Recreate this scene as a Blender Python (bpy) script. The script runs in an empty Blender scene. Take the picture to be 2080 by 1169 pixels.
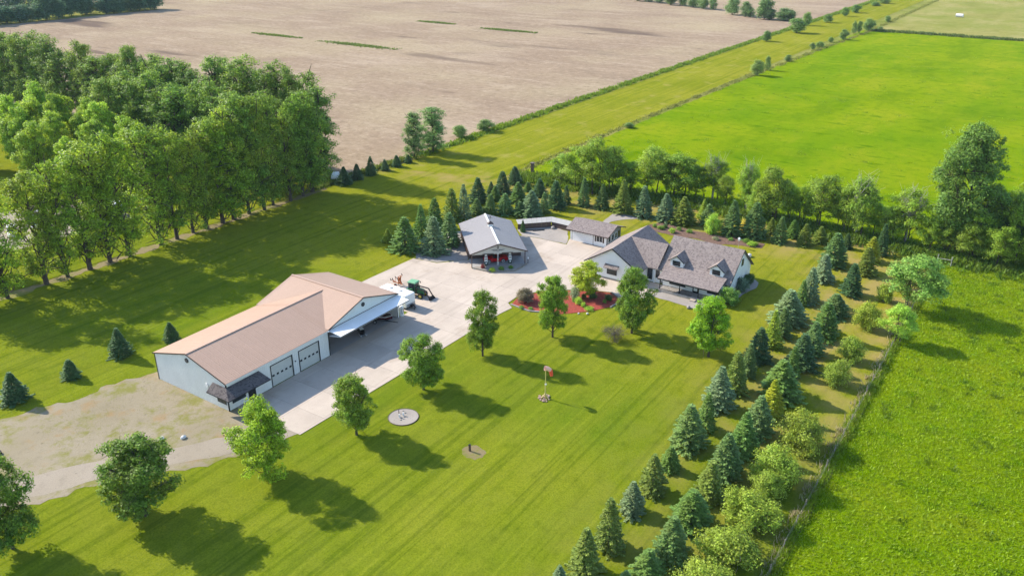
import bpy, math, random
import numpy as np
from mathutils import Vector

# ------------------------------------------------------------------ camera, sky, sun, exposure
scene = bpy.context.scene
COL = scene.collection
PI = math.pi
CAM_H = 58.0
PITCH = math.radians(24.2)
YAW = math.radians(33.9)            # heading of the view, counter-clockwise from +X
cam_data = bpy.data.cameras.new('camera')
cam = bpy.data.objects.new('camera', cam_data)
COL.objects.link(cam)
cam.location = (0, 0, CAM_H)
cam.rotation_euler = (PI / 2 - PITCH, 0, YAW - PI / 2)
cam_data.sensor_width = 36.0
cam_data.lens = 36.0 * 1690.0 / 2080.0
cam_data.clip_start = 0.5
cam_data.clip_end = 9000
scene.camera = cam
scene.render.resolution_x, scene.render.resolution_y = 1024, 575

SUN_EL = math.radians(33.5)
SUN_DIR = Vector((-0.09, 1.0, 0)).normalized()      # where the sun stands, horizontally
world = bpy.data.worlds.new('World')
scene.world = world
world.use_nodes = True
wn = world.node_tree
bg = wn.nodes['Background']
sky = wn.nodes.new('ShaderNodeTexSky')
sky.sky_type = 'NISHITA'
sky.sun_disc = False
sky.sun_elevation = SUN_EL
sky.sun_rotation = math.atan2(SUN_DIR.x, SUN_DIR.y)
sky.air_density = 1.0
sky.dust_density = 0.4
sky.ozone_density = 1.4
wn.links.new(sky.outputs[0], bg.inputs[0])
bg.inputs[1].default_value = 0.15
sd = bpy.data.lights.new('sun', 'SUN')
sd.energy = 3.9
sd.angle = math.radians(0.53)
sd.color = (1.0, 0.91, 0.78)
sun = bpy.data.objects.new('sun', sd)
COL.objects.link(sun)
to_sun = Vector((SUN_DIR.x * math.cos(SUN_EL), SUN_DIR.y * math.cos(SUN_EL), math.sin(SUN_EL)))
sun.rotation_euler = to_sun.to_track_quat('Z', 'Y').to_euler()
sun.location = (60, 160, 120)
vs = scene.view_settings
vs.view_transform = 'Standard'
vs.look = 'None'
vs.gamma = 1.0
vs.exposure = 1.33
vs.use_curve_mapping = False

# ------------------------------------------------------------------ helpers: objects and tags
WORLD = {}


def tag(o, label=None, cat=None, group=None, kind=None):
    if label: o['label'] = label
    if cat: o['category'] = cat
    if group: o['group'] = group
    if kind: o['kind'] = kind
    return o


def thing(name, label, cat, loc=(0, 0, 0), rotz=0.0, group=None):
    o = bpy.data.objects.new(name, None)
    o.empty_display_size = 0.3
    COL.objects.link(o)
    o.location = loc
    o.rotation_euler = (0, 0, rotz)
    WORLD[o.name] = np.array(loc, float)
    return tag(o, label, cat, group)


def link(name, me, parent=None, loc=None):
    o = bpy.data.objects.new(name, me)
    COL.objects.link(o)
    if parent is not None:
        o.parent = parent
        WORLD[o.name] = WORLD.get(parent.name, np.zeros(3))
    else:
        WORLD[o.name] = np.array(loc if loc is not None else (0, 0, 0), float)
        if loc is not None: o.location = loc
    return o


def raw_mesh(name, V, Fq, mat=None, smooth=False):
    """fast mesh from numpy arrays, Fq = (n,3) or (n,4) faces"""
    me = bpy.data.meshes.new(name)
    V = np.asarray(V, np.float32)
    Fq = np.asarray(Fq, np.int32)
    k = Fq.shape[1]
    me.vertices.add(len(V))
    me.vertices.foreach_set('co', V.ravel())
    me.loops.add(Fq.size)
    me.loops.foreach_set('vertex_index', Fq.ravel())
    me.polygons.add(len(Fq))
    me.polygons.foreach_set('loop_start', np.arange(0, Fq.size, k, dtype=np.int32))
    me.polygons.foreach_set('loop_total', np.full(len(Fq), k, np.int32))
    if smooth: me.polygons.foreach_set('use_smooth', np.ones(len(Fq), bool))
    me.update(calc_edges=True)
    if mat: me.materials.append(mat)
    return me


class MB:
    """collects shapes in world coordinates, builds ONE mesh object"""
    def __init__(s): s.v = []; s.f = []
    def add(s, vs_, fs):
        b = len(s.v); s.v += [tuple(map(float, p)) for p in vs_]
        s.f += [tuple(i + b for i in f) for f in fs]; return s
    def box(s, x0, x1, y0, y1, z0, z1):
        return s.add([(x0, y0, z0), (x1, y0, z0), (x1, y1, z0), (x0, y1, z0), (x0, y0, z1), (x1, y0, z1), (x1, y1, z1), (x0, y1, z1)],
                     [(0, 3, 2, 1), (4, 5, 6, 7), (0, 1, 5, 4), (1, 2, 6, 5), (2, 3, 7, 6), (3, 0, 4, 7)])
    def fbox(s, fr, u0, u1, n0, n1, z0, z1):
        """box in a wall frame fr = (origin, u, n)"""
        o, u, n = fr
        P = lambda a, b, z: (o[0] + u[0] * a + n[0] * b, o[1] + u[1] * a + n[1] * b, z)
        return s.add([P(u0, n0, z0), P(u1, n0, z0), P(u1, n1, z0), P(u0, n1, z0), P(u0, n0, z1), P(u1, n0, z1), P(u1, n1, z1), P(u0, n1, z1)],
                     [(0, 3, 2, 1), (4, 5, 6, 7), (0, 1, 5, 4), (1, 2, 6, 5), (2, 3, 7, 6), (3, 0, 4, 7)])
    def slab(s, poly, d):
        """3d polygon extruded by vector d"""
        n = len(poly); d = np.array(d, float)
        top = [tuple(p) for p in poly]; bot = [tuple(np.array(p) + d) for p in poly]
        return s.add(top + bot, [tuple(range(n)), tuple(range(2 * n - 1, n - 1, -1))] + [(i, i + n, (i + 1) % n + n, (i + 1) % n) for i in range(n)])
    def wallpoly(s, fr, pts, n0, n1):
        """polygon (u,z) in a wall frame, between depths n0 and n1"""
        o, u, n = fr
        q = [(o[0] + u[0] * a + n[0] * n1, o[1] + u[1] * a + n[1] * n1, z) for a, z in pts]
        return s.slab(q, (n[0] * (n0 - n1), n[1] * (n0 - n1), 0))
    def bar(s, p, q, w, h=None):
        """square bar from p to q"""
        h = h or w
        p = np.array(p, float); q = np.array(q, float); d = q - p; d /= np.linalg.norm(d)
        a = np.cross(d, (0, 0, 1.0))
        if np.linalg.norm(a) < 1e-3: a = np.array((1.0, 0, 0))
        a /= np.linalg.norm(a); b = np.cross(a, d)
        vs_ = []
        for e in (p, q):
            for sa, sb in ((-1, -1), (1, -1), (1, 1), (-1, 1)): vs_.append(e + a * sa * w / 2 + b * sb * h / 2)
        return s.add(vs_, [(0, 1, 2, 3), (7, 6, 5, 4), (0, 4, 5, 1), (1, 5, 6, 2), (2, 6, 7, 3), (3, 7, 4, 0)])
    def tube(s, pts, rad, sides=6, cap=True):
        pts = [np.array(p, float) for p in pts]; n = len(pts); vs_ = []; fs = []
        ref = np.array((0.31, 0.95, 0.05))
        for i, p in enumerate(pts):
            d = pts[min(i + 1, n - 1)] - pts[max(i - 1, 0)]; d /= np.linalg.norm(d) + 1e-9
            a = np.cross(d, ref)
            if np.linalg.norm(a) < 0.1: a = np.cross(d, (1, 0, 0))
            a /= np.linalg.norm(a); b = np.cross(d, a); r = rad[i] if hasattr(rad, '__len__') else rad
            for k in range(sides):
                t = 2 * PI * k / sides; vs_.append(p + (a * math.cos(t) + b * math.sin(t)) * r)
        for i in range(n - 1):
            for k in range(sides):
                k2 = (k + 1) % sides; fs.append((i * sides + k, i * sides + k2, (i + 1) * sides + k2, (i + 1) * sides + k))
        if cap: fs += [tuple(range(sides - 1, -1, -1)), tuple(range((n - 1) * sides, n * sides))]
        return s.add(vs_, fs)
    def disc(s, c, axis, r, t, sides=16):
        c = np.array(c, float); axis = np.array(axis, float)
        return s.tube([c - axis * t / 2, c + axis * t / 2], r, sides)
    def ball(s, c, r, seg=8, rings=5, sq=(1, 1, 1), jit=0, rng=None):
        vs_ = [(c[0], c[1], c[2] + r * sq[2])]; fs = []
        for i in range(1, rings):
            for k in range(seg):
                t = PI * i / rings; a = 2 * PI * k / seg; j = 1 + (rng.uniform(-jit, jit) if jit else 0)
                vs_.append((c[0] + r * sq[0] * math.sin(t) * math.cos(a) * j, c[1] + r * sq[1] * math.sin(t) * math.sin(a) * j, c[2] + r * sq[2] * math.cos(t) * j))
        vs_.append((c[0], c[1], c[2] - r * sq[2])); L = len(vs_) - 1
        for k in range(seg):
            k2 = (k + 1) % seg; fs += [(0, 1 + k, 1 + k2), (L, 1 + (rings - 2) * seg + k2, 1 + (rings - 2) * seg + k)]
            for i in range(rings - 2): fs.append((1 + i * seg + k, 1 + (i + 1) * seg + k, 1 + (i + 1) * seg + k2, 1 + i * seg + k2))
        return s.add(vs_, fs)
    def loft(s, rings, close=True):
        n = len(rings[0]); vs_ = [p for r in rings for p in r]; fs = []
        for i in range(len(rings) - 1):
            for k in range(n):
                k2 = (k + 1) % n; fs.append((i * n + k, i * n + k2, (i + 1) * n + k2, (i + 1) * n + k))
        if close: fs += [tuple(range(n - 1, -1, -1)), tuple(range((len(rings) - 1) * n, len(rings) * n))]
        return s.add(vs_, fs)
    def build(s, name, mat, parent=None, loc=None, smooth=False, color=None):
        off = WORLD.get(parent.name, np.zeros(3)) if parent is not None else np.array(loc if loc is not None else (0, 0, 0), float)
        me = bpy.data.meshes.new(name)
        me.from_pydata([tuple(np.array(p) - off) for p in s.v], [], s.f)
        me.update()
        import bmesh
        bm = bmesh.new(); bm.from_mesh(me); bmesh.ops.recalc_face_normals(bm, faces=bm.faces); bm.to_mesh(me); bm.free()
        if smooth:
            for p in me.polygons: p.use_smooth = True
        me.materials.append(mat)
        o = link(name, me, parent, loc)
        if color: o.color = (*color, 1)
        return o


ORD = ['first', 'second', 'third', 'fourth', 'fifth', 'sixth', 'seventh', 'eighth', 'ninth', 'tenth', 'eleventh', 'twelfth', 'thirteenth',
       'fourteenth', 'fifteenth', 'sixteenth', 'seventeenth', 'eighteenth', 'nineteenth', 'twentieth', 'twenty-first', 'twenty-second',
       'twenty-third', 'twenty-fourth', 'twenty-fifth', 'twenty-sixth', 'twenty-seventh', 'twenty-eighth', 'twenty-ninth', 'thirtieth',
       'thirty-first', 'thirty-second', 'thirty-third', 'thirty-fourth', 'thirty-fifth', 'thirty-sixth']

# ------------------------------------------------------------------ materials
class NT:
    def __init__(s, name):
        s.m = bpy.data.materials.new(name); s.m.use_nodes = True
        s.t = s.m.node_tree; s.t.nodes.clear()
        s.out = s.n('ShaderNodeOutputMaterial')
    def n(s, typ, **kw):
        x = s.t.nodes.new(typ)
        for k, v in kw.items(): setattr(x, k, v)
        return x
    def l(s, a, b): s.t.links.new(a, b)
    def set(s, sock, v):
        if hasattr(v, 'is_output') or isinstance(v, bpy.types.NodeSocket): s.l(v, sock)
        else: sock.default_value = v
    def coord(s, scale=(1, 1, 1), which='Object'):
        tc = s.n('ShaderNodeTexCoord'); mp = s.n('ShaderNodeMapping')
        s.l(tc.outputs[which], mp.inputs[0]); mp.inputs['Scale'].default_value = scale
        return mp.outputs[0]
    def noise(s, scale, vec=None, detail=4, rough=0.55, stretch=(1, 1, 1), dist=0):
        x = s.n('ShaderNodeTexNoise'); x.inputs['Scale'].default_value = scale; x.inputs['Detail'].default_value = detail
        x.inputs['Roughness'].default_value = rough; x.inputs['Distortion'].default_value = dist
        s.l(vec if vec is not None else s.coord(stretch), x.inputs['Vector'])
        return x.outputs[0]
    def ramp(s, fac, stops):
        r = s.n('ShaderNodeValToRGB'); el = r.color_ramp.elements
        while len(el) < len(stops): el.new(0.5)
        for e, (p, c) in zip(el, stops): e.position = p; e.color = (*c, 1) if len(c) == 3 else c
        s.l(fac, r.inputs[0]); return r.outputs[0]
    def mix(s, fac, a, b, mode='MIX'):
        x = s.n('ShaderNodeMix', data_type='RGBA', blend_type=mode)
        s.set(x.inputs[0], fac)
        for sock, v in ((x.inputs[6], a), (x.inputs[7], b)):
            if isinstance(v, tuple): sock.default_value = (*v[:3], 1)
            else: s.l(v, sock)
        return x.outputs[2]
    def math(s, op, a, b=0.0, clamp=False):
        x = s.n('ShaderNodeMath', operation=op, use_clamp=clamp); s.set(x.inputs[0], a); s.set(x.inputs[1], b); return x.outputs[0]
    def mapr(s, v, a, b, c=0.0, d=1.0):
        x = s.n('ShaderNodeMapRange'); s.set(x.inputs[0], v)
        for i, k in enumerate((a, b, c, d)): x.inputs[i + 1].default_value = k
        return x.outputs[0]
    def bump(s, h, strength=0.3, dist=0.05):
        b = s.n('ShaderNodeBump'); b.inputs['Strength'].default_value = strength; b.inputs['Distance'].default_value = dist
        s.l(h, b.inputs['Height']); return b.outputs[0]
    def pbsdf(s, col, rough=0.7, metal=0.0, spec=0.3, normal=None):
        p = s.n('ShaderNodeBsdfPrincipled'); s.set(p.inputs['Base Color'], col if not isinstance(col, tuple) else (*col[:3], 1))
        s.set(p.inputs['Roughness'], rough); p.inputs['Metallic'].default_value = metal; p.inputs['Specular IOR Level'].default_value = spec
        if normal is not None: s.l(normal, p.inputs['Normal'])
        return p.outputs[0]
    def done(s, shader): s.l(shader, s.out.inputs[0]); return s.m


def plain(name, col, rough=0.6, metal=0.0, spec=0.3, var=0.12, nscale=1.2, bump=None, col2=None, rnd=0.0):
    """one paint or stone: a colour with wear of its own"""
    col = tuple(c * 0.81 for c in col)
    t = NT(name); n1 = t.noise(nscale, detail=5); n2 = t.noise(nscale * 9, detail=3)
    a = tuple(c * (1 - var) for c in col); b = col2 or tuple(min(1, c * (1 + var)) for c in col)
    c = t.mix(t.mapr(n1, 0.3, 0.7), a, b)
    c = t.mix(t.mapr(n2, 0.35, 0.65, 0, 0.35), c, tuple(x * 0.8 for x in a))
    if rnd:
        oi = t.n('ShaderNodeObjectInfo'); v = t.mapr(oi.outputs['Random'], 0, 1, 1 - rnd, 1 + rnd)
        hs = t.n('ShaderNodeHueSaturation'); t.l(c, hs.inputs['Color']); t.l(v, hs.inputs['Value']); c = hs.outputs[0]
    nrm = t.bump(t.noise(bump[0], detail=4), bump[1], bump[2]) if bump else None
    return t.done(t.pbsdf(c, rough, metal, spec, nrm))


def leaf_mat(name, trans=0.35, var=0.35, dry=None, gloss=0.25):
    """leaves coloured by the object's own colour, each leaf a little different"""
    t = NT(name); oi = t.n('ShaderNodeObjectInfo'); geo = t.n('ShaderNodeNewGeometry')
    hs = t.n('ShaderNodeHueSaturation'); t.l(oi.outputs['Color'], hs.inputs['Color'])
    t.l(t.mapr(geo.outputs['Random Per Island'], 0, 1, 1 - var, 1 + var), hs.inputs['Value'])
    big = t.noise(0.35, detail=2)
    t.l(t.mapr(big, 0.3, 0.7, 0.488, 0.512), hs.inputs['Hue'])
    c = hs.outputs[0]
    if dry: c = t.mix(t.mapr(t.noise(0.9, detail=2), 0.55, 0.75, 0, 0.7), c, dry)
    d = t.pbsdf(c, 0.55, 0, gloss)
    tr = t.n('ShaderNodeBsdfTranslucent')
    hs2 = t.n('ShaderNodeHueSaturation'); t.l(c, hs2.inputs['Color']); hs2.inputs['Hue'].default_value = 0.485; hs2.inputs['Value'].default_value = 1.5; t.l(hs2.outputs[0], tr.inputs[0])
    ms = t.n('ShaderNodeMixShader'); ms.inputs[0].default_value = trans; t.l(d, ms.inputs[1]); t.l(tr.outputs[0], ms.inputs[2])
    return t.done(ms.outputs[0])


def lawn_mat(name, green, yellow, dark, dry, streak_x=True, dry_rows=False):
    t = NT(name); st = (0.035, 1.0, 1) if streak_x else (1, 0.035, 1)
    patch = t.noise(0.035, detail=3); mid = t.noise(0.5, detail=5); fine = t.noise(5.0, detail=6, rough=0.7)
    st2 = (0.010, 1.0, 1) if streak_x else (1, 0.010, 1)
    streak = t.noise(1.1, detail=3, stretch=st, dist=0.15); broad = t.noise(0.28, detail=2, stretch=st)
    track = t.noise(0.85, detail=2, stretch=st2, dist=0.25, rough=0.4)
    c = t.mix(t.mapr(patch, 0.35, 0.65), green, yellow)
    c = t.mix(t.mapr(broad, 0.40, 0.60, 0, 0.42), c, yellow)
    if dry_rows:
        sx0 = t.n('ShaderNodeSeparateXYZ'); tc0 = t.n('ShaderNodeTexCoord'); t.l(tc0.outputs['Object'], sx0.inputs[0])
        c = t.mix(t.math('MULTIPLY', t.mapr(sx0.outputs['X'], 85, 128, 0, 0.75), t.mapr(patch, 0.25, 0.6, 0.45, 1)), c, (0.245, 0.225, 0.016))
    c = t.mix(t.mapr(streak, 0.56, 0.68, 0, 0.5), c, dark)
    c = t.mix(t.mapr(track, 0.595, 0.645, 0, 0.42), c, dark)
    c = t.mix(t.mapr(track, 0.40, 0.34, 0, 0.32), c, tuple(min(1, x * 1.3) for x in yellow))
    c = t.mix(t.mapr(streak, 0.40, 0.28, 0, 0.5), c, tuple(min(1, x * 1.25) for x in yellow))
    c = t.mix(t.mapr(mid, 0.52, 0.72, 0, 0.45), c, dark)
    grit = t.noise(2.2, detail=7, rough=0.8)
    c = t.mix(t.mapr(fine, 0.45, 0.62, 0, 0.5), c, tuple(x * 0.55 for x in green))
    c = t.mix(t.mapr(grit, 0.55, 0.68, 0, 0.55), c, dark)
    c = t.mix(t.mapr(grit, 0.45, 0.34, 0, 0.4), c, tuple(min(1, x * 1.35) for x in yellow))
    d = t.mapr(t.noise(0.16, detail=5), 0.56, 0.72, 0, 0.7)
    if dry_rows:
        sx = t.n('ShaderNodeSeparateXYZ'); tc = t.n('ShaderNodeTexCoord'); t.l(tc.outputs['Object'], sx.inputs[0])
        m = t.mapr(sx.outputs['Y'], 36, 26, 0.0, 1.0); m2 = t.mapr(sx.outputs['X'], 143, 153, 0, 1)
        m3 = t.mapr(sx.outputs['X'], 70, 120, 0.25, 1); m = t.math('MULTIPLY', m, m3)
        m = t.math('MAXIMUM', m, m2); d = t.math('MULTIPLY', t.mapr(t.noise(0.22, detail=5), 0.40, 0.62, 0, 0.85), t.math('ADD', m, 0.06))
    c = t.mix(d, c, dry)
    h = t.math('ADD', t.math('MULTIPLY', fine, 0.5), t.math('MULTIPLY', streak, 0.6))
    return t.done(t.pbsdf(c, 0.95, 0, 0.0, t.bump(h, 0.5, 0.12)))


def pasture_mat(name, a, b, dark, pale):
    t = NT(name)
    big = t.noise(0.03, detail=4); mid = t.noise(0.35, detail=6, rough=0.65); fine = t.noise(2.6, detail=6, rough=0.75)
    lines = t.noise(0.10, detail=5, stretch=(1.0, 0.45, 1), dist=0.6)
    dash = t.noise(0.42, detail=4, stretch=(1.0, 0.35, 1), rough=0.6, dist=0.4); drift = t.noise(0.05, detail=6, stretch=(0.5, 1.0, 1), rough=0.65)
    c = t.mix(t.mapr(big, 0.35, 0.65), a, b)
    c = t.mix(t.mapr(drift, 0.52, 0.66, 0, 0.65), c, pale)
    c = t.mix(t.mapr(drift, 0.47, 0.36, 0, 0.5), c, dark)
    c = t.mix(t.mapr(lines, 0.55, 0.72, 0, 0.5), c, pale)
    c = t.mix(t.mapr(dash, 0.585, 0.68, 0, 0.85), c, dark)
    c = t.mix(t.mapr(mid, 0.52, 0.72, 0, 0.55), c, dark)
    c = t.mix(t.mapr(fine, 0.5, 0.72, 0, 0.55), c, dark)
    h = t.math('ADD', t.math('MULTIPLY', mid, 0.8), t.math('MULTIPLY', fine, 0.4))
    return t.done(t.pbsdf(c, 0.95, 0, 0.0, t.bump(h, 0.9, 0.5)))


def stubble_mat(name, a, b, pale, dark):
    t = NT(name); st = (1.0, 0.22, 1); a, b, pale, dark = (tuple(x * 0.80 for x in q) for q in (a, b, pale, dark))
    big = t.noise(0.012, detail=4); streak = t.noise(0.13, detail=6, stretch=(1, 0.25, 1), rough=0.75); fine = t.noise(0.9, detail=5, stretch=(1, 0.3, 1), rough=0.75)
    spot = t.noise(0.030, detail=3, stretch=st); spot2 = t.noise(0.075, detail=3, stretch=st)
    c = t.mix(t.mapr(big, 0.35, 0.65), a, b)
    grain = t.noise(0.5, detail=7, stretch=(1, 0.7, 1), rough=0.85); wide = t.noise(0.035, detail=6, stretch=(1, 0.3, 1), rough=0.6)
    c = t.mix(t.mapr(wide, 0.55, 0.72, 0, 0.55), c, tuple(x * 0.72 for x in a))
    c = t.mix(t.mapr(wide, 0.45, 0.32, 0, 0.5), c, pale)
    c = t.mix(t.mapr(streak, 0.50, 0.66, 0, 0.6), c, pale)
    c = t.mix(t.mapr(t.noise(0.018, detail=5), 0.45, 0.7, 0, 0.6), c, (pale[0] * 0.92, pale[1] * 0.95, pale[2] * 0.82))
    c = t.mix(t.mapr(grain, 0.52, 0.66, 0, 0.7), c, tuple(x * 0.55 for x in a))
    c = t.mix(t.mapr(grain, 0.46, 0.36, 0, 0.6), c, tuple(x * 1.15 for x in pale))
    c = t.mix(t.mapr(spot, 0.64, 0.72, 0, 0.85), c, dark)
    c = t.mix(t.mapr(spot2, 0.66, 0.73, 0, 0.75), c, dark)
    return t.done(t.pbsdf(c, 0.95, 0, 0.0, t.bump(fine, 0.6, 0.25)))


def gravel_mat(name, a, b, grass, gmix=0.0, scale=1.0, rust=None):
    t = NT(name); a = tuple(x * 0.81 for x in a); b = tuple(x * 0.81 for x in b)
    big = t.noise(0.09 * scale, detail=5); mid = t.noise(0.7 * scale, detail=6, rough=0.7); fine = t.noise(6 * scale, detail=5, rough=0.8)
    c = t.mix(t.mapr(big, 0.35, 0.65), a, b)
    c = t.mix(t.mapr(mid, 0.52, 0.72, 0, 0.6), c, tuple(x * 0.7 for x in a))
    c = t.mix(t.mapr(fine, 0.45, 0.7, 0, 0.6), c, tuple(x * 0.6 for x in b))
    speck = t.noise(1.6 * scale, detail=2, stretch=(0.6, 1.2, 1)); c = t.mix(t.mapr(speck, 0.67, 0.72, 0, 0.6), c, tuple(x * 0.42 for x in a))
    if rust: c = t.mix(t.mapr(t.noise(0.25, detail=5, rough=0.65), 0.55, 0.7, 0, 0.75), c, rust)
    if gmix: c = t.mix(t.mapr(t.noise(0.2, detail=6, rough=0.75), 0.50, 0.62, 0, gmix), c, grass)
    return t.done(t.pbsdf(c, 0.95, 0, 0.15, t.bump(fine, 0.6, 0.06)))


def concrete_mat(name, col):
    t = NT(name); col = tuple(x * 0.82 for x in col); oi = t.n('ShaderNodeObjectInfo')
    big = t.noise(0.25, detail=5); mid = t.noise(1.3, detail=6, rough=0.7); fine = t.noise(14, detail=4); stain = t.noise(0.12, detail=6, rough=0.65)
    c = t.mix(t.mapr(big, 0.3, 0.7), tuple(x * 0.9 for x in col), tuple(min(1, x * 1.07) for x in col))
    c = t.mix(t.mapr(mid, 0.5, 0.75, 0, 0.4), c, tuple(x * 0.78 for x in col))
    c = t.mix(t.mapr(stain, 0.56, 0.70, 0, 0.6), c, (col[0] * 0.62, col[1] * 0.57, col[2] * 0.5))
    tyre = t.noise(0.9, detail=4, stretch=(0.05, 1, 1), dist=0.3); crack = t.noise(0.5, detail=8, rough=0.75)
    c = t.mix(t.mapr(tyre, 0.56, 0.66, 0, 0.30), c, tuple(x * 0.66 for x in col))
    c = t.mix(t.mapr(crack, 0.60, 0.72, 0, 0.35), c, tuple(x * 0.6 for x in col))
    hs = t.n('ShaderNodeHueSaturation'); t.l(c, hs.inputs['Color']); t.l(t.mapr(oi.outputs['Random'], 0, 1, 0.93, 1.06), hs.inputs['Value'])
    return t.done(t.pbsdf(hs.outputs[0], 0.85, 0, 0.2, t.bump(fine, 0.15, 0.01)))


def shingle_mat(name, a, b, c3):
    """asphalt shingles, too small to tell apart from here: mottled tabs in courses"""
    t = NT(name); v = t.coord((1, 1, 1)); a, b, c3 = (tuple(x * 0.78 for x in q) for q in (a, b, c3))
    vo = t.n('ShaderNodeTexVoronoi'); vo.inputs['Scale'].default_value = 5.0; t.l(v, vo.inputs['Vector'])
    sp = t.n('ShaderNodeSeparateColor'); t.l(vo.outputs['Color'], sp.inputs[0])
    c = t.mix(sp.outputs[0], a, b); c = t.mix(t.math('GREATER_THAN', sp.outputs[1], 0.72), c, c3)
    sx = t.n('ShaderNodeSeparateXYZ'); t.l(v, sx.inputs[0])
    w = t.math('FRACT', t.math('MULTIPLY', sx.outputs['Z'], 6.0)); c = t.mix(t.mapr(w, 0.0, 0.22, 0.45, 0), c, tuple(x * 0.5 for x in a))
    c = t.mix(t.mapr(t.noise(0.6, detail=5), 0.4, 0.7, 0, 0.3), c, tuple(x * 0.7 for x in a))
    return t.done(t.pbsdf(c, 0.92, 0, 0.15, t.bump(sp.outputs[0], 0.3, 0.03)))


def siding_mat(name, col, pitch=0.2):
    t = NT(name); sx = t.n('ShaderNodeSeparateXYZ'); t.l(t.coord(), sx.inputs[0]); col = tuple(x * 0.84 for x in col)
    w = t.math('FRACT', t.math('DIVIDE', sx.outputs['Z'], pitch))
    c = t.mix(t.mapr(t.noise(0.8, detail=5), 0.35, 0.7, 0, 0.35), col, tuple(x * 0.86 for x in col))
    return t.done(t.pbsdf(c, 0.55, 0, 0.3, t.bump(w, 0.6, 0.03)))


MAT = {}
MAT['lawn'] = lawn_mat('mown_lawn', (0.098, 0.146, 0.007), (0.158, 0.180, 0.012), (0.046, 0.084, 0.003), (0.25, 0.195, 0.065), dry_rows=True)
MAT['strip'] = lawn_mat('mown_strip', (0.138, 0.165, 0.007), (0.215, 0.215, 0.020), (0.100, 0.125, 0.004), (0.25, 0.22, 0.06))
MAT['pasture'] = pasture_mat('pasture_grass', (0.112, 0.192, 0.002), (0.165, 0.222, 0.003), (0.058, 0.128, 0.001), (0.215, 0.240, 0.010))
MAT['hay'] = pasture_mat('hay_meadow', (0.24, 0.22, 0.07), (0.175, 0.20, 0.04), (0.14, 0.155, 0.03), (0.30, 0.26, 0.11))
MAT['ground'] = pasture_mat('open_farmland', (0.16, 0.19, 0.03), (0.22, 0.21, 0.06), (0.09, 0.12, 0.02), (0.26, 0.23, 0.08))
MAT['stubble'] = stubble_mat('stubble_soil', (0.285, 0.210, 0.146), (0.325, 0.245, 0.167), (0.44, 0.350, 0.252), (0.140, 0.102, 0.080))
MAT['gravel'] = gravel_mat('driveway_gravel', (0.32, 0.27, 0.20), (0.37, 0.315, 0.245), (0.20, 0.20, 0.05), 0.0)
MAT['yard'] = gravel_mat('worn_gravel_yard', (0.28, 0.235, 0.15), (0.335, 0.285, 0.20), (0.15, 0.15, 0.02), 0.8, rust=(0.25, 0.155, 0.06))
MAT['rock'] = gravel_mat('landscape_rock', (0.33, 0.295, 0.26), (0.40, 0.36, 0.32), (0.2, 0.2, 0.05), 0.0, 2.0)
MAT['soil'] = gravel_mat('bare_soil', (0.20, 0.16, 0.075), (0.25, 0.20, 0.10), (0.13, 0.15, 0.012), 0.95)
MAT['concrete'] = concrete_mat('driveway_concrete', (0.50, 0.420, 0.345))
MAT['concrete_floor'] = concrete_mat('floor_concrete', (0.36, 0.35, 0.34))
MAT['joint'] = plain('joint_sand', (0.20, 0.17, 0.14), 0.95)
MAT['mulch'] = plain('red_bark_mulch', (0.32, 0.055, 0.035), 0.95, var=0.35, nscale=3.0, bump=(9, 0.8, 0.06))
MAT['brown_mulch'] = plain('brown_bark_mulch', (0.17, 0.10, 0.07), 0.95, var=0.35, nscale=2.0, bump=(9, 0.8, 0.06))
MAT['tan_roof'] = plain('tan_metal_roof', (0.50, 0.335, 0.242), 0.5, 0.0, 0.25, var=0.03, nscale=0.5, rnd=0.012)
MAT['shed_roof'] = plain('pale_metal_roof', (0.42, 0.40, 0.37), 0.5, 0.0, 0.4, var=0.05, nscale=0.6, rnd=0.02)
MAT['grey_roof'] = plain('grey_metal_roof', (0.315, 0.295, 0.29), 0.5, 0.0, 0.25, var=0.015, nscale=0.3, rnd=0.012)
MAT['white_metal'] = plain('white_wall_metal', (0.86, 0.86, 0.83), 0.5, 0.0, 0.4, var=0.05, nscale=0.6, rnd=0.015)
MAT['white_paint'] = plain('white_paint', (0.90, 0.90, 0.88), 0.5, 0.0, 0.4, var=0.04, nscale=0.7)
MAT['door_white'] = plain('door_white', (0.62, 0.62, 0.58), 0.5, 0.0, 0.35, var=0.04, nscale=0.8)
MAT['cream'] = plain('cream_siding', (0.60, 0.57, 0.49), 0.6, var=0.05, nscale=0.7)
MAT['brown_trim'] = plain('brown_trim', (0.085, 0.055, 0.045), 0.5, var=0.15)
MAT['brown_wall'] = plain('brown_steel_wall', (0.13, 0.085, 0.07), 0.5, var=0.12)
MAT['dark_trim'] = plain('dark_trim', (0.018, 0.020, 0.022), 0.45, var=0.2)
MAT['siding'] = siding_mat('white_lap_siding', (0.90, 0.90, 0.88))
MAT['grey_siding'] = siding_mat('grey_lap_siding', (0.30, 0.30, 0.31))
MAT['shingle'] = shingle_mat('weathered_shingle', (0.255, 0.210, 0.192), (0.315, 0.262, 0.240), (0.185, 0.153, 0.147))
MAT['dark_shingle'] = shingle_mat('dark_shingle', (0.115, 0.10, 0.10), (0.16, 0.14, 0.135), (0.075, 0.065, 0.068))
t_ = NT('window_glass'); MAT['glass'] = t_.done(t_.pbsdf(t_.mix(t_.mapr(t_.noise(0.7), 0.3, 0.7), (0.012, 0.016, 0.02), (0.03, 0.038, 0.045)), 0.06, 0, 0.6))
MAT['bark'] = plain('bark', (0.085, 0.065, 0.048), 0.95, var=0.35, nscale=3, bump=(8, 0.8, 0.05))
MAT['pale_bark'] = plain('pale_bark', (0.22, 0.19, 0.15), 0.95, var=0.3, nscale=3, bump=(8, 0.6, 0.05))
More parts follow.
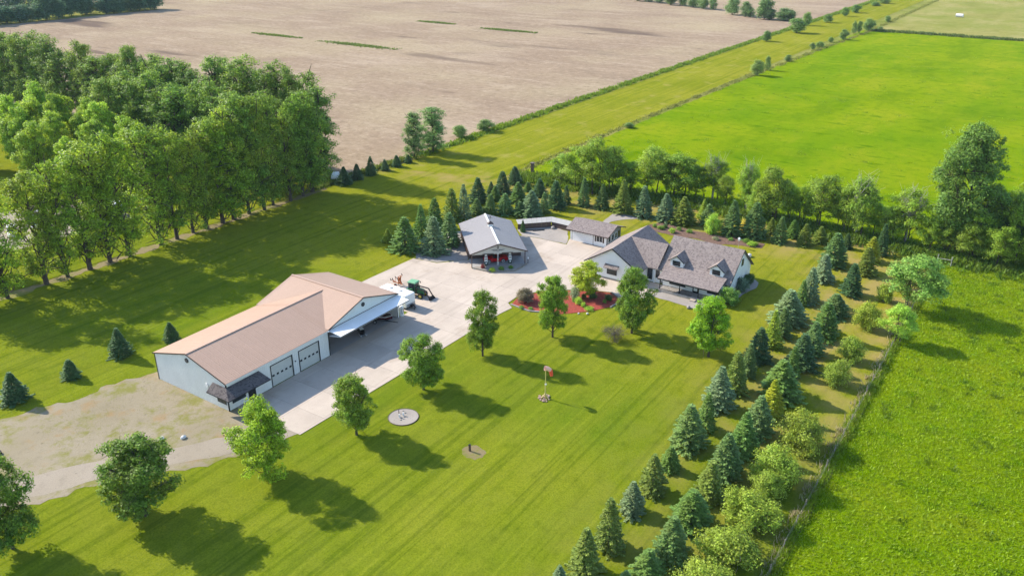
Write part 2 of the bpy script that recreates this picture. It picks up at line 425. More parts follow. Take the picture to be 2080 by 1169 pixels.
MAT['dead_wood'] = plain('dead_wood', (0.38, 0.36, 0.31), 0.95, var=0.25, nscale=3)
MAT['leaf'] = leaf_mat('broad_leaf', 0.42, 0.52, gloss=0.22)
MAT['needle'] = leaf_mat('needle_spray', 0.15, 0.40, gloss=0.2)
MAT['grass_blade'] = leaf_mat('grass_blade', 0.36, 0.35)
MAT['weathered_wood'] = plain('weathered_wood', (0.30, 0.27, 0.22), 0.9, var=0.3, nscale=2.5)
MAT['wire'] = plain('fence_wire', (0.28, 0.27, 0.26), 0.5, 0.7)
MAT['stone'] = plain('field_stone', (0.36, 0.33, 0.30), 0.9, var=0.3, nscale=2.2, bump=(6, 0.5, 0.05), rnd=0.15)
MAT['white_stone'] = plain('white_stone', (0.75, 0.73, 0.70), 0.9, var=0.1, nscale=2.2)
MAT['red_paint'] = plain('red_car_paint', (0.60, 0.008, 0.014), 0.16, 0.0, 0.6, var=0.05)
MAT['chrome'] = plain('chrome', (0.65, 0.65, 0.66), 0.15, 1.0, 0.5, var=0.05)
MAT['rubber'] = plain('tyre_rubber', (0.02, 0.02, 0.02), 0.85, var=0.2)
MAT['black'] = plain('black_plastic', (0.015, 0.015, 0.017), 0.4, var=0.2)
MAT['interior'] = plain('seat_leather', (0.05, 0.02, 0.02), 0.5, var=0.2)
MAT['green_paint'] = plain('tractor_green', (0.045, 0.20, 0.065), 0.4, 0.0, 0.4, var=0.12)
MAT['green_roof'] = plain('tractor_roof_green', (0.16, 0.40, 0.20), 0.45, 0.0, 0.4, var=0.1)
MAT['yellow_paint'] = plain('wheel_yellow', (0.62, 0.46, 0.02), 0.45, var=0.1)
MAT['orange_paint'] = plain('implement_orange', (0.55, 0.15, 0.035), 0.5, var=0.15)
MAT['pump_green'] = plain('pump_green', (0.012, 0.055, 0.04), 0.3, var=0.1)
MAT['maroon'] = plain('maroon_gelcoat', (0.07, 0.012, 0.018), 0.2, var=0.1)
MAT['sock_orange'] = plain('windsock_orange', (0.95, 0.12, 0.05), 0.8, var=0.08)
MAT['sock_white'] = plain('windsock_pale', (1.0, 0.55, 0.40), 0.8, var=0.06)
MAT['pole_yellow'] = plain('pole_yellow', (0.66, 0.55, 0.18), 0.5, var=0.1)
MAT['silver'] = plain('silver_paint', (0.45, 0.46, 0.47), 0.35, 0.3, 0.5, var=0.05)
MAT['emblem'] = plain('emblem_grey', (0.16, 0.16, 0.16), 0.5, var=0.2)

MAT['red_stone'] = plain('reddish_stone', (0.50, 0.34, 0.26), 0.9, var=0.3, nscale=2.2, bump=(6, 0.5, 0.05), rnd=0.2)

# ------------------------------------------------------------------ the setting: ground, fields, strip, driveway
RNG = np.random.default_rng(7)


def sheet(name, poly, z, mat, jitter=0.0, step=None, label=None, cat=None, parent=None):
    """flat ground sheet; edges optionally cut into short uneven steps"""
    pts = []
    n = len(poly); arc = 0.0; ph = RNG.uniform(0, 6.28, 3)
    for i in range(n):
        a = np.array(poly[i], float); b = np.array(poly[(i + 1) % n], float); L = np.linalg.norm(b - a)
        k = max(1, int(L / step)) if step else 1
        d = (b - a) / max(L, 1e-6); nn = np.array((-d[1], d[0]))
        for j in range(k):
            s = arc + L * j / k; p = a + (b - a) * j / k
            if jitter: p = p + nn * jitter * (0.55 * math.sin(s * 0.8 + ph[0]) + 0.35 * math.sin(s * 2.1 + ph[1]) + 0.2 * math.sin(s * 4.7 + ph[2])) * math.sin(PI * j / k) ** 0.5
            pts.append((p[0], p[1], z))
        arc += L
    me = bpy.data.meshes.new(name)
    me.from_pydata(pts, [], [tuple(range(len(pts)))])
    me.update()
    if me.polygons[0].normal.z < 0:
        me.flip_normals()
    me.materials.append(mat)
    o = link(name, me, parent)
    if parent is None: o['kind'] = 'structure'
    return o


sheet('ground', [(-4000, -4000), (7000, -4000), (7000, 7000), (-4000, 7000)], -0.10, MAT['ground'])
sheet('stubble_field', [(141, 141.5), (3000, 141.5), (3000, 2500), (380, 2500), (352, 519), (139, 516), (139, 300)], -0.06, MAT['stubble'], 0.7, 4)
sheet('pasture', [(167, 109), (498, 104), (498, -700), (-300, -700), (-300, 13.2), (160, 13.2)], -0.06, MAT['pasture'], 0.4, 4)
sheet('hay_meadow', [(504, 99), (1900, 99), (1900, -700), (504, -700)], -0.055, MAT['hay'], 0.6, 6)
sheet('lawn', [(-250, 14), (162, 14), (165, 109.5), (172, 138.8), (128, 140.5), (-250, 140.5)], -0.03, MAT['lawn'], 0.3, 3)
sheet('airstrip', [(160, 110.3), (300, 110), (1900, 101), (1900, 136.5), (400, 137.5), (150, 138.2)], -0.015, MAT['strip'], 0.25, 3)
sheet('farmyard_grass', [(-250, 141), (136, 141), (137, 300), (-250, 300)], -0.04, MAT['lawn'])
sheet('farmyard_gravel', [(-20, 163), (66, 160), (92, 158), (98, 172), (84, 184), (30, 190), (-20, 190)], -0.01, MAT['gravel'], 0.6, 2)
sheet('tree_row_soil', [(30, 138.6), (128, 138.3), (130, 139.9), (30, 140.8)], -0.012, MAT['soil'], 0.9, 1.1)
sheet('gravel_yard', [(55.6, 97.2), (52.5, 98.9), (46.8, 99.2), (37.8, 103.0), (20, 110), (8, 100), (20, 86), (31.0, 83.4), (36.6, 80.6), (43.6, 75.4), (49.0, 71.9), (57.0, 69.2), (57.0, 97)], -0.012, MAT['yard'], 0.8, 0.8)
sheet('gravel_drive', [(5, 98), (20, 88.5), (30.5, 85.0), (37.5, 81.5), (44.3, 76.7), (50, 72.3), (57.5, 69.0), (57.5, 73.6), (51, 76.3), (45, 80.4), (38, 85.8), (30, 90.2), (12, 101)], -0.004, MAT['gravel'], 0.35, 1.2)

# driveway: cast concrete slabs with open joints over a sand bed
DRIVE = [(56.2, 80.45), (56.4, 69.1), (73.0, 68.6), (88.8, 68.2), (97.7, 68.0), (100.6, 67.6), (101.8, 69.2), (104.6, 69.3), (108.7, 67.4), (111.4, 64.2),
         (113.8, 60.6), (114.9, 57.2), (114.2, 54.9), (115.6, 51.4), (122.6, 51.2), (122.6, 54.6), (119.5, 54.6), (119.5, 64.6), (132.6, 64.6), (132.6, 75.6),
         (129.8, 74.6), (129.7, 80.2), (129.0, 84.6), (122, 84.6), (113.0, 85.6), (108.6, 89.5), (108.0, 94.5), (96.6, 94.9), (90.0, 94.9), (90.0, 80.45)]
sheet_o = sheet('driveway', DRIVE, 0.0, MAT['joint'])


def clip_poly(poly, x0, x1, y0, y1):
    def cut(pts, ax, v, keep_less):
        out = []
        for i in range(len(pts)):
            a, b = pts[i], pts[(i + 1) % len(pts)]
            ia = (a[ax] <= v) if keep_less else (a[ax] >= v); ib = (b[ax] <= v) if keep_less else (b[ax] >= v)
            if ia: out.append(a)
            if ia != ib:
                t = (v - a[ax]) / (b[ax] - a[ax]); out.append((a[0] + t * (b[0] - a[0]), a[1] + t * (b[1] - a[1])))
        return out
    p = list(poly)
    for ax, v, k in ((0, x0, False), (0, x1, True), (1, y0, False), (1, y1, True)):
        if len(p) < 3: return []
        p = cut(p, ax, v, k)
    return p


def area2(p): return abs(sum(p[i][0] * p[(i + 1) % len(p)][1] - p[(i + 1) % len(p)][0] * p[i][1] for i in range(len(p)))) / 2


GRID = 4.6
for i in range(18):
    for j in range(10):
        x0 = 56.0 + i * GRID; y0 = 51.0 + j * GRID
        q = clip_poly(DRIVE, x0 + 0.012, x0 + GRID - 0.012, y0 + 0.012, y0 + GRID - 0.012)
        if len(q) < 3 or area2(q) < 0.15: continue
        MB().slab([(x, y, 0.03) for x, y in q], (0, 0, -0.028)).build('slab', MAT['concrete'], sheet_o)

# beds and gravel patches
sheet('rock_bed', [(108.3, 94.2), (108.9, 89.7), (113.0, 85.8), (114.6, 86.6), (124.5, 95.8), (122.5, 97.5), (112, 96.8)], 0.008, MAT['rock'], 0.25, 1)
sheet('rock_patch', [(129.2, 84.4), (129.9, 80.2), (130.0, 74.9), (132.0, 75.6), (136.4, 78.2), (136.9, 82.4), (131.7, 87.2)], 0.008, MAT['rock'], 0.2, 1)
sheet('mulch_bed', [(101.6, 68.4), (101.2, 64.6), (103.0, 59.9), (106.6, 56.4), (110.0, 54.5), (113.2, 54.7), (114.7, 57.1), (113.6, 60.4), (111.2, 63.9), (108.5, 67.1), (104.5, 69.0)], 0.02, MAT['mulch'], 0.06, 0.8)
sheet('porch_rock_bed', [(117.4, 51.0), (117.0, 46.0), (116.7, 41.0), (117.6, 39.8), (119.7, 39.8), (119.7, 51.0)], 0.012, MAT['rock'], 0.15, 0.8)
sheet('side_rock_bed', [(122.5, 39.9), (123.4, 38.9), (127.2, 38.3), (130.2, 37.5), (132.6, 37.9), (134.6, 39.9)], 0.012, MAT['rock'], 0.15, 0.8)
sheet('garden_bed', [(148.6, 66.4), (145.9, 63.8), (145.8, 59.4), (146.8, 54.8), (145.9, 51.2), (147.9, 47.2), (148.9, 42.8), (151.4, 43.0), (152.2, 46.6), (151.0, 51.2), (150.8, 56.2), (151.4, 61.8), (151.4, 65.2)], 0.01, MAT['brown_mulch'], 0.3, 1.0)
sheet('stone_path', [(144.2, 74.6), (146.1, 75.2), (150.6, 75.6), (152.3, 74.8), (151.7, 71.2), (152.3, 69.6), (150.6, 70.2), (148.6, 72.2), (146.2, 73.6), (144.2, 73.7)], 0.008, MAT['rock'], 0.12, 0.8)

# ------------------------------------------------------------------ machine shop with open hangar bay
SX0, SX1, HX0, HX1, SY0, SY1 = 55.1, 72.9, 72.9, 87.7, 80.55, 95.2
RY, RZ, EZ = 87.87, 6.12, 4.05                    # wing ridge
HX, HZ, HEZ = 80.2, 6.42, 4.2                     # hangar ridge
shop = thing('machine_shop', 'long tan-roofed white metal shop with open hangar bay', 'building', (71, 88, 0))


def panels_wall(parent, fr, u_breaks, z_bot, z_top, mat, name='wall_panel', ribs=True):
    """ribbed sheet panels between the given breaks; z_bot and z_top are functions of u"""
    for a, b in zip(u_breaks[:-1], u_breaks[1:]):
        zb0, zb1, zt0, zt1 = z_bot((a + b) / 2), z_bot((a + b) / 2), z_top(a), z_top(b)
        if min(zt0, zt1) - zb0 < 0.05 and max(zt0, zt1) - zb0 < 0.1: continue
        m = MB().wallpoly(fr, [(a + 0.004, zb0), (b - 0.004, zb1), (b - 0.004, zt1), (a + 0.004, zt0)], -0.05, 0.0)
        if ribs and b - a > 0.25:
            k = max(1, int(round((b - a) / 0.305)))
            for i in range(k):
                u = a + (b - a) * (i + 0.5) / k
                zt = zt0 + (zt1 - zt0) * (i + 0.5) / k
                m.fbox(fr, u - 0.035, u + 0.035, -0.02, 0.022, zb0 + 0.01, zt - 0.03)
        m.build(name, mat, parent)


def breaks(a, b, step, extra=()):
    v = list(np.arange(a, b - step * 0.4, step)) + [b] + list(extra)
    v = sorted(v); out = [v[0]]
    for x in v[1:]:
        if x - out[-1] > 0.02: out.append(x)
    return out


DOORS = [(62.26, 65.98), (67.22, 70.94)]; DOOR_H = 3.15
F_front = ((0, SY0), (1, 0), (0, -1))
def zb_front(u):
    for a, b in DOORS:
        if a < u < b: return DOOR_H
    return 0.0
panels_wall(shop, F_front, breaks(SX0, SX1, 0.914, [d for p in DOORS for d in p]), zb_front, lambda u: EZ - 0.02, MAT['white_metal'])
F_left = ((SX0, 0), (0, 1), (-1, 0))
panels_wall(shop, F_left, breaks(SY0 + 0.05, SY1 - 0.05, 0.914, [RY]), lambda u: 0.0, lambda u: RZ - 0.06 - abs(u - RY) * (RZ - EZ) / (RY - SY0 + 0.15), MAT['white_metal'])
F_back = ((0, SY1), (1, 0), (0, 1))
panels_wall(shop, F_back, breaks(SX0, HX1, 0.914), lambda u: 0.0, lambda u: EZ - 0.02, MAT['white_metal'])
F_right = ((HX1, 0), (0, 1), (1, 0))
panels_wall(shop, F_right, breaks(SY0 + 0.05, SY1 - 0.05, 0.914), lambda u: 0.0, lambda u: HEZ - 0.03, MAT['white_metal'])
hs = (HZ - HEZ) / (HX1 + 0.15 - HX)
panels_wall(shop, F_front, breaks(HX0, HX1, 0.914, [HX]), lambda u: 3.98, lambda u: HZ - 0.06 - abs(u - HX) * hs, MAT['white_metal'], 'gable_panel')
MB().box(HX0 - 0.06, HX0 + 0.06, SY0 + 0.12, SY1 - 0.12, 0, 4.0).build('partition_wall', MAT['white_metal'], shop)
MB().box(HX0 + 0.1, HX1 - 0.1, SY0 - 0.1, SY1 - 0.1, 0.0, 0.05).build('hangar_floor', MAT['concrete_floor'], shop)
# dark base and corner trims
tr = MB()
for x in (SX0, HX0 - 0.02, HX1 - 0.02):
    tr.box(x - 0.07, x + 0.08, SY0 - 0.05, SY0 + 0.06, 0, 3.98)
tr.box(SX0 - 0.05, SX0 + 0.05, SY1 - 0.1, SY1 + 0.03, 0, EZ - 0.05)
tr.build('corner_trim', MAT['dark_trim'], shop)
MB().box(HX1 - 0.12, HX1 + 0.14, SY0 - 0.11, SY0 - 0.06, 0, 4.1).build('jamb', MAT['white_paint'], shop)
MB().box(HX0, HX1, SY0 - 0.07, SY0 - 0.03, 3.93, 4.02).build('hangar_header', MAT['brown_trim'], shop)

# roof panels
def zf(y): return EZ + (y - (SY0 - 0.2)) * (RZ - EZ) / (RY - (SY0 - 0.2))
def zbk(y): return EZ + ((SY1 + 0.2) - y) * (RZ - EZ) / (SY1 + 0.2 - RY)
XE = 79.3
def roof_panel(parent, q, up, mat, name='roof_panel'):
    """q = four corners (eave a, eave b, ridge b, ridge a); ribs run up the slope"""
    m = MB().slab(q, (0, 0, -0.06))
    a, b, c, d = [np.array(p, float) for p in q]
    for t in (0.06, 0.36, 0.66):
        p0 = a + (b - a) * t + (0, 0, 0.006); p1 = d + (c - d) * t + (0, 0, 0.006)
        if np.linalg.norm(p1 - p0) > 0.3: m.bar(p0, p1, 0.04, 0.018)
    m.build(name, mat, parent)
xs = breaks(SX0 - 0.15, XE, 0.914, [HX0 - 0.1])
for a, b in zip(xs[:-1], xs[1:]):
    g = 0.004
    def yv(x, s):      # valley against the hangar slope
        z = HEZ + max(0, x - (HX0 - 0.15)) * hs + 0.015
        if x <= HX0 - 0.05: return (SY0 - 0.2) if s > 0 else (SY1 + 0.2)
        return (SY0 - 0.2) + (z - EZ) * (RY - SY0 + 0.2) / (RZ - EZ) if s > 0 else (SY1 + 0.2) - (z - EZ) * (SY1 + 0.2 - RY) / (RZ - EZ)
    ya, yb = min(yv(a, 1), RY), min(yv(b, 1), RY)
    if RY - ya > 0.05: roof_panel(shop, [(a + g, ya, zf(ya)), (b - g, yb, zf(yb)), (b - g, RY, RZ), (a + g, RY, RZ)], 0, MAT['tan_roof'])
    ya, yb = max(yv(a, -1), RY), max(yv(b, -1), RY)
    if ya - RY > 0.05: roof_panel(shop, [(b - g, yb, zbk(yb)), (a + g, ya, zbk(ya)), (a + g, RY, RZ), (b - g, RY, RZ)], 0, MAT['tan_roof'])
ys = breaks(SY0 - 0.25, SY1 + 0.25, 0.914)
for a, b in zip(ys[:-1], ys[1:]):
    g = 0.004
    roof_panel(shop, [(HX0 - 0.15, b - g, HEZ), (HX0 - 0.15, a + g, HEZ), (HX, a + g, HZ), (HX, b - g, HZ)], 0, MAT['tan_roof'])
    roof_panel(shop, [(HX1 + 0.15, a + g, HEZ), (HX1 + 0.15, b - g, HEZ), (HX, b - g, HZ), (HX, a + g, HZ)], 0, MAT['tan_roof'])
MB().bar((SX0 - 0.17, RY, RZ + 0.03), (XE, RY, RZ + 0.03), 0.34, 0.05).build('ridge_cap', MAT['tan_roof'], shop)
MB().bar((HX, SY0 - 0.27, HZ + 0.03), (HX, SY1 + 0.27, HZ + 0.03), 0.36, 0.05).build('ridge_cap', MAT['tan_roof'], shop)
y = SY0 - 0.28
for q0, q1 in (((SX0 - 0.17, SY0 - 0.22, EZ - 0.05), (SX0 - 0.17, RY, RZ - 0.03)), ((SX0 - 0.17, SY1 + 0.22, EZ - 0.05), (SX0 - 0.17, RY, RZ - 0.03)),
               ((HX0 - 0.12, y, HEZ - 0.03), (HX, y, HZ - 0.03)), ((HX1 + 0.17, y, HEZ - 0.05), (HX, y, HZ - 0.03))):
    MB().bar(q0, q1, 0.05, 0.165).build('rake_trim', MAT['brown_trim'], shop)
MB().box(SX0 - 0.1, HX0 - 0.2, SY0 - 0.24, SY0 - 0.14, EZ - 0.16, EZ - 0.055).build('gutter', MAT['white_paint'], shop)
MB().box(HX0 - 0.25, HX0 + 0.05, SY0 - 0.32, SY0 - 0.1, EZ - 0.2, EZ - 0.02).build('downspout_head', MAT['white_paint'], shop)
for c, ax in (((SX0 - 0.03, 87.95, 5.1), (1, 0, 0)), ((80.2, SY0 - 0.03, 5.25), (0, 1, 0))):
    v_ = MB().disc(c, ax, 0.34, 0.14, 18).build('gable_vent', MAT['dark_trim'], shop)
    m = MB()
    for k in range(4):
        z = c[2] - 0.2 + k * 0.13
        if ax[0]: m.box(c[0] - 0.11, c[0] - 0.07, c[1] - 0.24, c[1] + 0.24, z, z + 0.03)
        else: m.box(c[0] - 0.24, c[0] + 0.24, c[1] - 0.11, c[1] - 0.07, z, z + 0.03)
    m.build('louver', MAT['emblem'], v_)
# overhead doors
for a, b in DOORS:
    fr = MB(); y = SY0
    fr.box(a - 0.09, a + 0.03, y - 0.06, y + 0.05, 0, DOOR_H + 0.1); fr.box(b - 0.03, b + 0.09, y - 0.06, y + 0.05, 0, DOOR_H + 0.1)
    fr.box(a + 0.03, b - 0.03, y - 0.055, y + 0.05, DOOR_H - 0.02, DOOR_H + 0.1)
    d_ = fr.build('overhead_door', MAT['dark_trim'], shop)
    for k in range(5):
        z0 = 0.02 + k * (DOOR_H - 0.04) / 5; z1 = z0 + (DOOR_H - 0.04) / 5 - 0.018
        sct = MB().box(a + 0.03, b - 0.03, y + 0.06, y + 0.11, z0, z1).build('door_section', MAT['door_white'], d_)
        if k == 2:
            for q in range(5):
                u = a + 0.36 + q * (b - a - 0.72) / 4
                MB().box(u - 0.19, u + 0.19, y + 0.035, y + 0.062, z0 + 0.17, z1 - 0.16).build('door_light', MAT['glass'], d_)
# bifold hangar door, half raised
HYo, HZo = 78.05, 3.72
m = MB().slab([(HX0 + 0.05, SY0 - 0.1, 3.97), (HX1 - 0.0, SY0 - 0.1, 3.97), (HX1 - 0.0, HYo, HZo), (HX0 + 0.05, HYo, HZo)], (0, 0, -0.09))
hdoor = m.build('bifold_door', MAT['white_paint'], shop)
MB().slab([(HX0 + 0.1, HYo + 0.03, HZo - 0.12), (HX1 - 0.05, HYo + 0.03, HZo - 0.12), (HX1 - 0.05, SY0 - 0.16, 3.15), (HX0 + 0.1, SY0 - 0.16, 3.15)], (0, 0, -0.08)).build('lower_leaf', MAT['white_paint'], hdoor)
MB().box(HX0 + 0.05, HX1, HYo - 0.045, HYo - 0.003, HZo - 0.11, HZo - 0.0).build('edge_trim', MAT['dark_trim'], hdoor)
m = MB()
for k in range(1, 5):
    x = HX0 + k * (HX1 - HX0) / 5
    m.bar((x, SY0 - 0.12, 3.985), (x, HYo, HZo + 0.015), 0.035, 0.012)
m.build('panel_seam', MAT['white_metal'], hdoor)
# corner awning with dark shingles
AZ0, AZ1 = 2.58, 3.45
m = MB()
m.slab([(SX0 - 1.15, SY0 - 1.75, AZ0), (60.7, SY0 - 1.75, AZ0), (60.3, SY0 - 0.03, AZ1), (SX0 - 0.03, SY0 - 0.03, AZ1)], (0, 0, -0.1))
m.slab([(SX0 - 1.15, 83.1, AZ0), (SX0 - 1.15, SY0 - 1.75, AZ0), (SX0 - 0.03, SY0 - 0.03, AZ1), (SX0 - 0.03, 83.1, AZ1)], (0, 0, -0.1))
aw = m.build('awning', MAT['dark_shingle'], shop)
m = MB(); m.bar((SX0 - 1.17, SY0 - 1.77, AZ0 - 0.06), (60.72, SY0 - 1.77, AZ0 - 0.06), 0.03, 0.13); m.bar((SX0 - 1.17, SY0 - 1.77, AZ0 - 0.06), (SX0 - 1.17, 83.1, AZ0 - 0.06), 0.03, 0.13)
m.build('fascia', MAT['dark_trim'], aw)
MB().box(SX0 - 0.10, SX0 + 0.0, SY0 - 0.10, SY0 - 0.02, 0, 3.2).build('awning_post', MAT['dark_trim'], aw)


def window(parent, fr, uc, zc, w, h, mat, cols=2, depth=0.0, bar=0.07, name='window'):
    m = MB(); a, b, z0, z1 = uc - w / 2, uc + w / 2, zc - h / 2, zc + h / 2; n1 = depth + 0.06
    m.fbox(fr, a, a + bar, depth, n1, z0, z1); m.fbox(fr, b - bar, b, depth, n1, z0, z1)
    m.fbox(fr, a + bar, b - bar, depth, n1, z0, z0 + bar); m.fbox(fr, a + bar, b - bar, depth, n1, z1 - bar, z1)
    for k in range(1, cols):
        u = a + w * k / cols; m.fbox(fr, u - bar * 0.35, u + bar * 0.35, depth, n1 - 0.01, z0 + bar, z1 - bar)
    o = m.build(name, mat, parent)
    for k in range(cols):
        MB().fbox(fr, a + w * k / cols + 0.01, a + w * (k + 1) / cols - 0.01, depth + 0.004, depth + 0.022, z0 + 0.01, z1 - 0.01).build('pane', MAT['glass'], o)
    return o


window(shop, F_front, 56.75, 1.45, 2.1, 1.25, MAT['dark_trim'], 2, 0.025)
window(shop, F_left, 81.75, 1.4, 1.7, 1.15, MAT['dark_trim'], 2, 0.025)
ed = MB().fbox(F_front, 58.25, 59.45, 0.025, 0.07, 0.03, 2.15).build('entry_door', MAT['dark_trim'], shop)
MB().fbox(F_front, 58.5, 59.2, 0.071, 0.085, 1.05, 1.95).build('pane', MAT['glass'], ed)
MB().fbox(F_front, 59.22, 59.3, 0.071, 0.14, 0.95, 1.05).build('handle', MAT['chrome'], ed)
MB().fbox(F_front, 57.95, 58.15, 0.025, 0.06, 0.0, 2.6).build('door_trim', MAT['white_paint'], shop)
MB().disc((SX0 - 0.1, 84.4, 2.6), (1, 0, 0), 0.3, 0.1, 14).build('satellite_dish', MAT['white_paint'], shop)
MB().bar((66.4, SY0 - 0.1, 2.1), (66.4, SY0 - 0.26, 2.1), 0.12).build('wall_lamp', MAT['dark_trim'], shop)

# ------------------------------------------------------------------ car shelter, turned 44 degrees
CA = math.radians(44.2)
ca = (math.cos(CA), math.sin(CA)); cb = (math.sin(CA), -math.cos(CA))        # back, right
C0 = (113.75, 79.35)
def cp(a, b, z): return (C0[0] + ca[0] * a + cb[0] * b, C0[1] + ca[1] * a + cb[1] * b, z)
shel = thing('car_shelter', 'grey-roofed open-front car shelter with cream gable and corner posts', 'building', (C0[0], C0[1], 0))
F_sf = (C0, cb, (-ca[0], -ca[1]))                  # front frame: u to the right, n to the viewer
CW, CL, CE, CR = 5.2, 16.3, 2.72, 4.42             # half width, length, eave, ridge
slope = (CR - CE) / CW
n_p = 18
for k in range(n_p):
    a0 = -0.35 + k * (CL + 0.3) / n_p; a1 = a0 + (CL + 0.3) / n_p; g = 0.004
    roof_panel(shel, [cp(a1 - g, -CW, CE), cp(a0 + g, -CW, CE), cp(a0 + g, 0, CR), cp(a1 - g, 0, CR)], 0, MAT['grey_roof'])
    roof_panel(shel, [cp(a0 + g, CW, CE), cp(a1 - g, CW, CE), cp(a1 - g, 0, CR), cp(a0 + g, 0, CR)], 0, MAT['grey_roof'])
MB().bar(cp(-0.37, 0, CR + 0.03), cp(CL - 0.03, 0, CR + 0.03), 0.36, 0.06).build('ridge_cap', MAT['white_metal'], shel)
m = MB()
for s_ in (-1, 1):
    m.bar(cp(-0.37, s_ * (CW + 0.03), CE - 0.06), cp(-0.37, 0, CR - 0.05), 0.05, 0.2)
    m.bar(cp(-0.37, s_ * (CW + 0.03), CE - 0.06), cp(CL, s_ * (CW + 0.03), CE - 0.06), 0.05, 0.16)
m.build('fascia', MAT['brown_trim'], shel)
MB().wallpoly(F_sf, [(-CW + 0.25, CE - 0.16), (-CW + 0.25, CE - 0.02), (0, CR - 0.12), (CW - 0.25, CE - 0.02), (CW - 0.25, CE - 0.16), (CW - 0.4, 2.42), (-CW + 0.4, 2.42)], -0.1, 0.0).build('gable', MAT['cream'], shel)
for u0, u1 in ((-2.9, -0.9), (0.6, 2.6)):
    MB().fbox(F_sf, u0, u1, 0.003, 0.06, 2.46, 2.58).build('valance_light', MAT['brown_trim'], shel)
em = MB().disc(cp(-0.03, -0.1, 3.12), (ca[0], ca[1], 0), 0.26, 0.05, 20)
for s_ in (-1, 1):
    for k in range(3):
        em.fbox(F_sf, -0.1 + s_ * 0.26 if s_ > 0 else -1.35 + k * 0.2, (1.15 - k * 0.2) if s_ > 0 else -0.36, 0.003, 0.035, 3.2 - k * 0.1, 3.25 - k * 0.1)
em.build('winged_emblem', MAT['emblem'], shel)
MB().disc(cp(-0.05, -0.1, 3.12), (ca[0], ca[1], 0), 0.15, 0.05, 16).build('emblem_centre', MAT['cream'], shel)
m = MB(); m.bar(cp(-0.04, -0.1, 3.95), cp(-0.22, -0.1, 3.95), 0.07); m.tube([cp(-0.2, -0.1, 3.92), cp(-0.2, -0.1, 3.62)], [0.07, 0.14], 8)
m.build('gable_lamp', MAT['dark_trim'], shel)
for u in (-CW + 0.35, CW - 0.35):
    MB().fbox(F_sf, u - 0.075, u + 0.075, -0.12, 0.03, 0.0, 2.7).build('post', MAT['brown_wall'], shel)
# enclosed rear with dark overhead doors, left wall
WD = 4.2
for a, b in ((-CW + 0.3, -CW + 0.6), (-0.2, 0.2), (CW - 0.6, CW - 0.3)):
    MB().fbox(F_sf, a, b, -WD - 0.1, -WD, 0, 2.7).build('pier', MAT['brown_wall'], shel)
MB().fbox(F_sf, -CW + 0.6, CW - 0.6, -WD - 0.1, -WD, 2.2, 2.7).build('header', MAT['cream'], shel)
for a, b in ((-CW + 0.6, -0.2), (0.2, CW - 0.6)):
    gd = MB().fbox(F_sf, a, b, -WD - 0.22, -WD - 0.14, 0.0, 2.2).build('garage_door', MAT['dark_trim'], shel)
    for k in range(4):
        MB().fbox(F_sf, a + 0.02, b - 0.02, -WD - 0.138, -WD - 0.09, 0.02 + k * 0.545, 0.55 + k * 0.545).build('door_section', MAT['brown_wall'] if k < 3 else MAT['glass'], gd)
F_sl = ((cp(0, -CW + 0.3, 0)[0], cp(0, -CW + 0.3, 0)[1]), ca, (-cb[0], -cb[1]))
panels_wall(shel, F_sl, breaks(WD, CL - 0.3, 0.914), lambda u: 0.0, lambda u: CE + 0.05, MAT['brown_wall'])
F_sr = ((cp(0, CW - 0.3, 0)[0], cp(0, CW - 0.3, 0)[1]), ca, cb)
panels_wall(shel, F_sr, breaks(WD, CL - 0.3, 0.914), lambda u: 0.0, lambda u: CE + 0.05, MAT['cream'])
F_sb = (cp(CL - 0.3, 0, 0)[:2], cb, ca)
panels_wall(shel, F_sb, breaks(-CW + 0.35, CW - 0.35, 0.914, [0]), lambda u: 0.0, lambda u: CR - 0.1 - abs(u) * slope, MAT['brown_wall'])
fl = [cp(-0.9, -CW + 0.5, 0.05), cp(-0.9, CW - 0.1, 0.05), cp(WD, CW - 0.35, 0.05), cp(WD, -CW + 0.35, 0.05)]
MB().slab(fl, (0, 0, -0.045)).build('floor', MAT['concrete_floor'], shel)
m = MB().slab([cp(9.0, -0.42, CR - 0.15), cp(9.0, 0.42, CR - 0.15), cp(9.8, 0.42, CR - 0.15), cp(9.8, -0.42, CR - 0.15)], (0, 0, 0.55))
cu = m.build('cupola', MAT['white_paint'], shel)
ap = cp(9.4, 0, CR + 0.95); m = MB()
cs = [cp(8.85, -0.6, CR + 0.4), cp(8.85, 0.6, CR + 0.4), cp(9.95, 0.6, CR + 0.4), cp(9.95, -0.6, CR + 0.4)]
m.add(cs + [ap], [(0, 1, 4), (1, 2, 4), (2, 3, 4), (3, 0, 4), (3, 2, 1, 0)]); m.build('cupola_roof', MAT['brown_trim'], cu)
m = MB().tube([ap, (ap[0], ap[1], ap[2] + 0.8)], 0.02, 5); m.bar(cp(9.4, -0.4, CR + 1.55), cp(9.4, 0.4, CR + 1.55), 0.03, 0.05); m.box(ap[0] - 0.1, ap[0] + 0.12, ap[1] - 0.02, ap[1] + 0.02, CR + 1.6, CR + 1.85)
m.build('weathervane', MAT['dark_trim'], cu)

